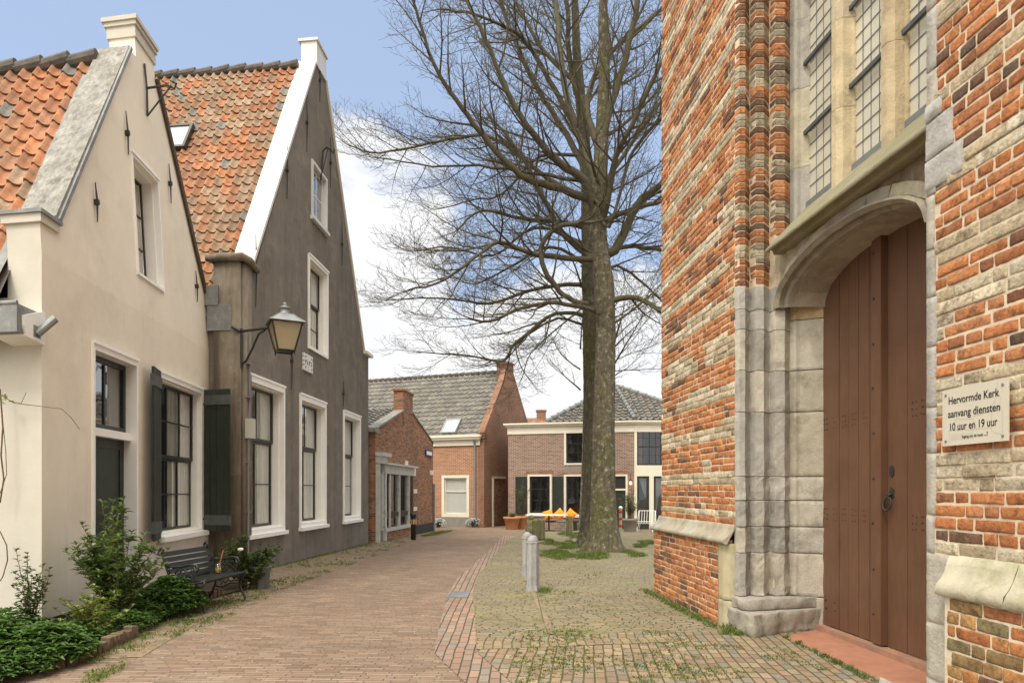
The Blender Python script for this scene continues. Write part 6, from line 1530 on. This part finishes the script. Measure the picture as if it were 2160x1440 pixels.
# ================================================================ BOLLARDS AND STREET FURNITURE
def stone_bollard(px, py, h, w, label):
    x, y = gp(px, py); t = thing('stone_bollard', label, 'bollard', (x, y, g(y)), radians(8), 'pale stone bollards at the pavement edge')
    b = MB(); n = 8
    b.lathe([(w*1.16,0),(w*1.1,.04),(w*.98,.10),(w*.96,.3),(w*.93,h-.17),(w*1.0,h-.165),(w*1.02,h-.15),(w*.98,h-.14)], n); b.build('shaft', M['bollard'], t)
    b = MB(); b.smooth = True; b.lathe([(w*.80*cos(a), h-.142+w*.95*sin(a)) for a in [i*pi/2/8 for i in range(9)]], 20); b.build('domed_top', M['bollard'], t)
    return t
stone_bollard(1124, 1247, .885, .102, 'pale octagonal stone bollard with a domed top, the nearest one'); stone_bollard(1112, 1216, .83, .10, 'pale stone bollard half hidden behind the nearest bollard')
def wood_post(px, py, h, r, label):
    x, y = gp(px, py); t = thing('wooden_post', label, 'post', (x, y, g(y)), 0, 'mossy wooden posts round the tree')
    b = MB(); b.smooth = True; b.lathe([(r*1.03,0),(r,.1),(r*.97,h-.08),(r*.9,h-.03),(r*.6,h),(0,h+.01)], 14); b.build('shaft', M['mosswood'], t)
wood_post(1143, 1139, .70, .115, 'mossy wooden post right of the stone ornament'); wood_post(1129, 1136, .66, .11, 'mossy wooden post just behind the stone ornament'); wood_post(1201, 1128, .72, .12, 'yellow-green mossy wooden post left of the tree trunk')
x, y = gp(1121, 1124); SO = thing('stone_ornament', 'weathered mossy stone garden ornament like a stack of rounded lumps by the wooden posts', 'ornament', (x, y, g(y)))
b = MB(); b.smooth = True
b.lathe([(.24,0),(.26,.08),(.25,.18),(.18,.26),(.19,.32),(.21,.42),(.16,.50),(.10,.53),(.13,.58),(.12,.68),(.0,.73)], 14); b.v = [(vx+noise.noise(Vector((vx*6,vy*6,vz*6)))*.05, vy+noise.noise(Vector((vy*6,vx*6,vz*6+5)))*.05, vz) for vx, vy, vz in b.v]
b.build('body', M['mosswood'], SO)
x, y = gp(1309, 1132); RP = thing('marker_post', 'red and white banded steel post between the tree and the potted olive', 'post', (x, y, g(y)))
b = MB(); b.smooth = True; b.lathe([(.055,0),(.055,1.0),(.07,1.0),(.07,1.06),(.03,1.10)], 16); b.build('shaft', M['white'], RP)
for z in (.35, .60, .85): b = MB(); b.smooth = True; b.lathe([(.058,z),(.058,z+.11)], 16); b.build('band', M['redwhite_r'], RP)
x, y = gp(872, 1138); BP = thing('dark_bollard', 'short black bollard with amber reflectors at the shopfront corner', 'bollard', (x, y, g(y)))
b = MB(); b.smooth = True; b.lathe([(.085,0),(.085,.62),(.10,.63),(.10,.66),(.09,.68),(.09,.8),(.11,.81),(.10,.86),(.03,.9)], 14); b.build('shaft', M['black'], BP)
b = MB()
for a in (-2.2, -1.3, -.4): b.obox((.093*cos(a), .093*sin(a), .60), (.03*sin(a), -.03*cos(a), 0), (.008*cos(a), .008*sin(a), 0), (0, 0, .08))
M['amberr'] = mat('amber_reflector', (.55,.35,.15), .3, var=0, bump=0); b.build('reflectors', M['amberr'], BP)
def pot(px, py, r, h, label, m='terracotta', r0=.7):
    x, y = gp(px, py); t = thing('plant_pot', label, 'plant pot', (x, y, g(y))); b = MB(); b.smooth = True
    b.lathe([(r*r0,0),(r*r0*1.02,.01),(r*.95,h*.82),(r*1.06,h*.84),(r*1.08,h),(r*.95,h),(r*.93,h*.9),(0,h*.88)], 24); b.build('pot', M[m], t); return x, y, g(y)+h*.88, t
x, y, z, t = pot(1080, 1116, .37, .56, 'wide terracotta pot with low green planting beside the brick house corner')
shrub('potted_herb', 'low grey-green bushy planting in the wide terracotta pot', 'plant', x, y, .28, .30, 26, 4, .07, .016, [(.16,.19,.07),(.20,.23,.10)], z0=z, wild=1)
x, y, z, t = pot(1101, 1115, .26, .58, 'narrower terracotta pot holding the standard olive tree', r0=.75)
shrub('olive_tree', 'small standard olive tree in a terracotta pot in front of the dark shutter', 'tree', x+.05, y, 1.9, .42, 12, 2, .07, .022, [(.16,.18,.11),(.11,.14,.07),(.22,.24,.16)], z0=z, bare=.45, side=.4)
b = MB(); b.tube([(x,y,z),(x+.03,y,z+.8),(x+.05,y,z+1.2)], .03, 6); b.v = [(vx-x-.05, vy-y, vz-z) for vx, vy, vz in b.v]; b.build('trunk', M['bark'], bpy.data.objects['olive_tree'])
x, y, z, t = pot(1329, 1121, .33, .55, 'pale grey-green tall planter beside the wire chair', 'darkstone', .72)
shrub('olive_bush', 'loose olive bush growing in the pale planter', 'shrub', x, y, 1.35, .52, 22, 2, .07, .022, [(.13,.16,.08),(.09,.12,.05),(.22,.24,.16)], z0=z, bare=.15, side=.6)
for px, py, lab in ((924, 1112, 'low bush with small white flowers by the orange brick wall, left one'), (999, 1112, 'low bush with small white flowers at the foot of the downpipe')):
    x, y = gp(px, py); t = shrub('flowering_bush', lab, 'bush', x, y+.1, .5, .36, 30, 4, .05, .02, [(.20,.24,.06),(.10,.15,.05)], z0=g(y), wild=1)
    b = MB(); b.col = (.62,.64,.72)
    for _ in range(160):
        a, e = rnd(0, 6.28), rnd(-.1, 1.3); p = Vector((cos(a)*cos(e)*.40, sin(a)*cos(e)*.40, .24+.27*sin(e)-.06)); s_ = .018; b.obox(p, (s_,0,0), (0,s_,0), (0,0,s_))
    b.build('flowers', M['leaf'], t)
# terrace bench with orange cushions, table
x, y = gp(1172, 1118); tb = thing('terrace_bench', 'low dark terrace bench in front of the windows carrying orange cushions', 'bench', (x, y, g(y)), FR.rz)
b = MB(); b.box(-1.0, 1.0, -.2, .2, .36, .42); b.build('seat', M['black'], tb)
for s_ in (-.85, .85): b = MB(); b.box(s_-.05, s_+.05, -.18, .18, 0, .36); b.build('leg', M['black'], tb)
for i, (px, lab, a) in enumerate(((1157, 'square orange cushion leaning at the left end of the terrace bench', .35), (1180, 'orange cushion standing on its corner in the middle of the terrace bench', .75), (1203, 'pale orange cushion leaning behind the wooden post', .9))):
    X = (px-CX)/FPX*y; b = MB(); b.smooth = True; n = 10; k = 0
    for sgn in (-1, 1):
        k = len(b.v)
        for j in range(n+1):
            for q in range(n+1):
                u, v = j/n*2-1, q/n*2-1; w = .09*(1-u**4)*(1-v**4); uu, vv = u*.21*(1-.08*(1-v*v)), v*.21*(1-.08*(1-u*u)); b.v.append((uu*cos(a)-vv*sin(a), sgn*w, uu*sin(a)+vv*cos(a)))
        for j in range(n):
            for q in range(n): f = (k+j*(n+1)+q, k+j*(n+1)+q+1, k+(j+1)*(n+1)+q+1, k+(j+1)*(n+1)+q); b.face(f if sgn > 0 else f[::-1])
    o = b.build('cushion', M['orange']); o.location = (X, y-.05-.26*(X-x), g(y)+.42+.21*(abs(cos(a))+abs(sin(a)))*.93); o.rotation_euler = (radians(-12), 0, FR.rz); tag(o, lab, 'cushion', 'orange cushions on the terrace bench')
x, y = gp(1158, 1119.5); tt_ = thing('terrace_table', 'long pale-topped terrace table on a single dark leg in front of the cushions', 'table', (x, y, g(y)), FR.rz)
b = MB(); b.box(-.95, .75, -.3, .3, .66, .70); b.build('tabletop', M['white'], tt_); b = MB(); b.tube([(0,0,0),(0,0,.66)], .04, 8); b.lathe([(.25,0),(.25,.02),(.04,.05)], 14); b.build('leg', M['black'], tt_)
x, y = gp(1185, 1121); fc = thing('folding_chair', 'folding chair with crossed grey metal legs beside the wooden post', 'chair', (x, y, g(y)), FR.rz)
b = MB(); b.box(-.2, .2, -.18, .18, .42, .45); b.build('seat', M['steel'], fc)
for s_ in (-1, 1):
    for q in (-1, 1): b = MB(); b.tube([(-.2*q, s_*.16, 0), (.2*q, s_*.16+.01*q, .43)], .012, 6); b.build('leg', M['steel'], fc)
x, y = gp(1362, 1121); wc = thing('wire_chair', 'white wire lounge chair in front of the shop doors', 'chair', (x, y, g(y)), radians(-20))
b = MB(); prof = [(-.32,.44),(-.30,.38),(-.15,.35),(.15,.33),(.24,.38),(.34,.62),(.40,.85)]
for i in range(7): x_ = -.32+i*.64/6; b.tube([(x_, y_, z_) for y_, z_ in prof], .011, 6)
b.tube([(-.33,-.32,.44),(.33,-.32,.44)], .014, 6); b.tube([(-.34,.40,.86),(.34,.40,.86)], .016, 6); b.tube([(-.36,-.30,.38),(-.38,.22,.37),(-.34,.40,.86)], .016, 6); b.tube([(.36,-.30,.38),(.38,.22,.37),(.34,.40,.86)], .016, 6); b.build('seat', M['white'], wc)
for sx_ in (-1, 1):
    for sy_ in (-1, 1): b = MB(); b.tube([(sx_*.26, sy_*.16, .36), (sx_*.32, sy_*.26, 0)], .014, 6); b.build('leg', M['white'], wc)
# wooden gate in the passage
gx, gy = gp(1056, 1108); WG = thing('wooden_gate', 'small brown slatted wooden gate in the passage between the far houses', 'gate', (gx-.3, gy+.9, g(gy)))
b = MB(); M['wood'] = mat('brown_wood', (.22,.13,.05), .8, var=.2, bump=.2); ring(b, -.1, .75, 0, 1.0, .06, 0, .04)
for i in range(4): b.box(.06+i*.16, .12+i*.16, .005, .035, .05, .95)
b.build('slats', M['wood'], WG)
# ================================================================ SKY, SUN, CAMERA
SE, SA = radians(54), radians(205)           # the sun stands behind the viewer's left shoulder
w = bpy.data.worlds.new('World'); scene.world = w; w.use_nodes = True; t = w.node_tree; t.nodes.clear()
def N(ty, **k):
    n = t.nodes.new(ty)
    for a, v in k.items(): setattr(n, a, v)
    return n
lk = t.links.new; out = N('ShaderNodeOutputWorld'); bg = N('ShaderNodeBackground'); bg.inputs[1].default_value = .10; lk(bg.outputs[0], out.inputs[0])
sky = N('ShaderNodeTexSky', sky_type='NISHITA'); sky.sun_disc = False; sky.sun_elevation = SE; sky.sun_rotation = SA; sky.air_density = 1.0; sky.dust_density = 1.2
tc = N('ShaderNodeTexCoord'); mp = N('ShaderNodeMapping'); mp.inputs['Scale'].default_value = (1, 1, 1.9); mp.inputs['Location'].default_value = (.35, .1, .22); lk(tc.outputs['Generated'], mp.inputs[0])
nz = N('ShaderNodeTexNoise'); nz.inputs['Scale'].default_value = 3.1; nz.inputs['Detail'].default_value = 9; nz.inputs['Roughness'].default_value = .56; nz.inputs['Distortion'].default_value = .25; lk(mp.outputs[0], nz.inputs[0])
sx = N('ShaderNodeSeparateXYZ'); lk(tc.outputs['Generated'], sx.inputs[0])
def MA(op, a, b_):
    n = N('ShaderNodeMath', operation=op)
    for i, v in enumerate((a, b_)):
        if isinstance(v, (int, float)): n.inputs[i].default_value = v
        else: lk(v, n.inputs[i])
    return n.outputs[0]
low = N('ShaderNodeMapRange'); lk(sx.outputs[2], low.inputs[0]); [setattr(low.inputs[i], 'default_value', v) for i, v in zip((1,2,3,4), (.12,.50,.27,-.20))]
cv = MA('ADD', MA('ADD', nz.outputs[0], low.outputs[0]), MA('MULTIPLY', sx.outputs[0], .04))
bk = N('ShaderNodeMapRange'); lk(sx.outputs[1], bk.inputs[0]); [setattr(bk.inputs[i], 'default_value', v) for i, v in zip((1,2,3,4), (.35,-.25,0,.25))]
cv = MA('ADD', cv, bk.outputs[0])
bd_ = N('ShaderNodeVectorMath', operation='DOT_PRODUCT'); lk(tc.outputs['Generated'], bd_.inputs[0]); bd_.inputs[1].default_value = (-.214,.895,.385)
bl_ = N('ShaderNodeMapRange', interpolation_type='SMOOTHSTEP'); lk(bd_.outputs['Value'], bl_.inputs[0]); [setattr(bl_.inputs[i], 'default_value', v) for i, v in zip((1,2,3,4), (.972,1.0,0,.26))]
cv = MA('ADD', cv, bl_.outputs[0])
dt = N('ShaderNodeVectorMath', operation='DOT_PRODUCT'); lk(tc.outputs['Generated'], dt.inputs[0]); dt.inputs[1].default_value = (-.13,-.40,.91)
gl_ = N('ShaderNodeMapRange', interpolation_type='SMOOTHSTEP'); lk(dt.outputs['Value'], gl_.inputs[0]); [setattr(gl_.inputs[i], 'default_value', v) for i, v in zip((1,2,3,4), (.36,.95,0,1))]  # added cloud glow, out of view overhead and behind, lifting the light on the facades
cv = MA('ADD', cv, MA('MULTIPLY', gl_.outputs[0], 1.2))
cr = N('ShaderNodeMapRange', interpolation_type='SMOOTHSTEP'); lk(cv, cr.inputs[0]); [setattr(cr.inputs[i], 'default_value', v) for i, v in zip((1,2,3,4), (.50,.64,0,1))]
nz2 = N('ShaderNodeTexNoise'); nz2.inputs['Scale'].default_value = 7; nz2.inputs['Detail'].default_value = 6; lk(mp.outputs[0], nz2.inputs[0])
cc = N('ShaderNodeMix', data_type='RGBA'); lk(nz2.outputs[0], cc.inputs[0]); cc.inputs[6].default_value = (6.6,6.8,7.3,1); cc.inputs[7].default_value = (8.8,8.7,8.5,1)
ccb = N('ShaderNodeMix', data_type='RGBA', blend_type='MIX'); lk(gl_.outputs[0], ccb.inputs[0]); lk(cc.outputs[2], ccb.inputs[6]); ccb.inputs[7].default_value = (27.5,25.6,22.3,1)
hz = N('ShaderNodeMix', data_type='RGBA'); hz.inputs[0].default_value = .5; lk(sky.outputs[0], hz.inputs[6]); hz.inputs[7].default_value = (5.5,6.9,9.5,1)
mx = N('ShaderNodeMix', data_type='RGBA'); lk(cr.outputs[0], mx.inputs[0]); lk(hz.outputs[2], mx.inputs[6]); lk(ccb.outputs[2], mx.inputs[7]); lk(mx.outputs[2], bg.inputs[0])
sl = bpy.data.lights.new('sun', 'SUN'); sl.energy = 1.35; sl.angle = radians(13); sl.color = (1, .95, .86)
so = bpy.data.objects.new('sun', sl); COL.objects.link(so)
sd_ = Vector((-.55, -.80, 0)).normalized()*cos(SE)+Vector((0,0,sin(SE))); so.rotation_euler = sd_.to_track_quat('Z', 'Y').to_euler(); so.location = sd_*40
sky.sun_rotation = atan2(sd_.x, sd_.y)
cam = bpy.data.cameras.new('camera'); co = bpy.data.objects.new('camera', cam); COL.objects.link(co); scene.camera = co
cam.sensor_width = 36; cam.sensor_fit = 'HORIZONTAL'; cam.lens = 24; cam.shift_y = (HY-720)/2160; cam.clip_end = 2000; cam.clip_start = .1
co.location = (0, 0, EYE); co.rotation_euler = (radians(90), 0, 0)
scene.view_settings.view_transform = 'Standard'; scene.view_settings.look = 'None'; scene.view_settings.exposure = 0.40; scene.view_settings.gamma = 1
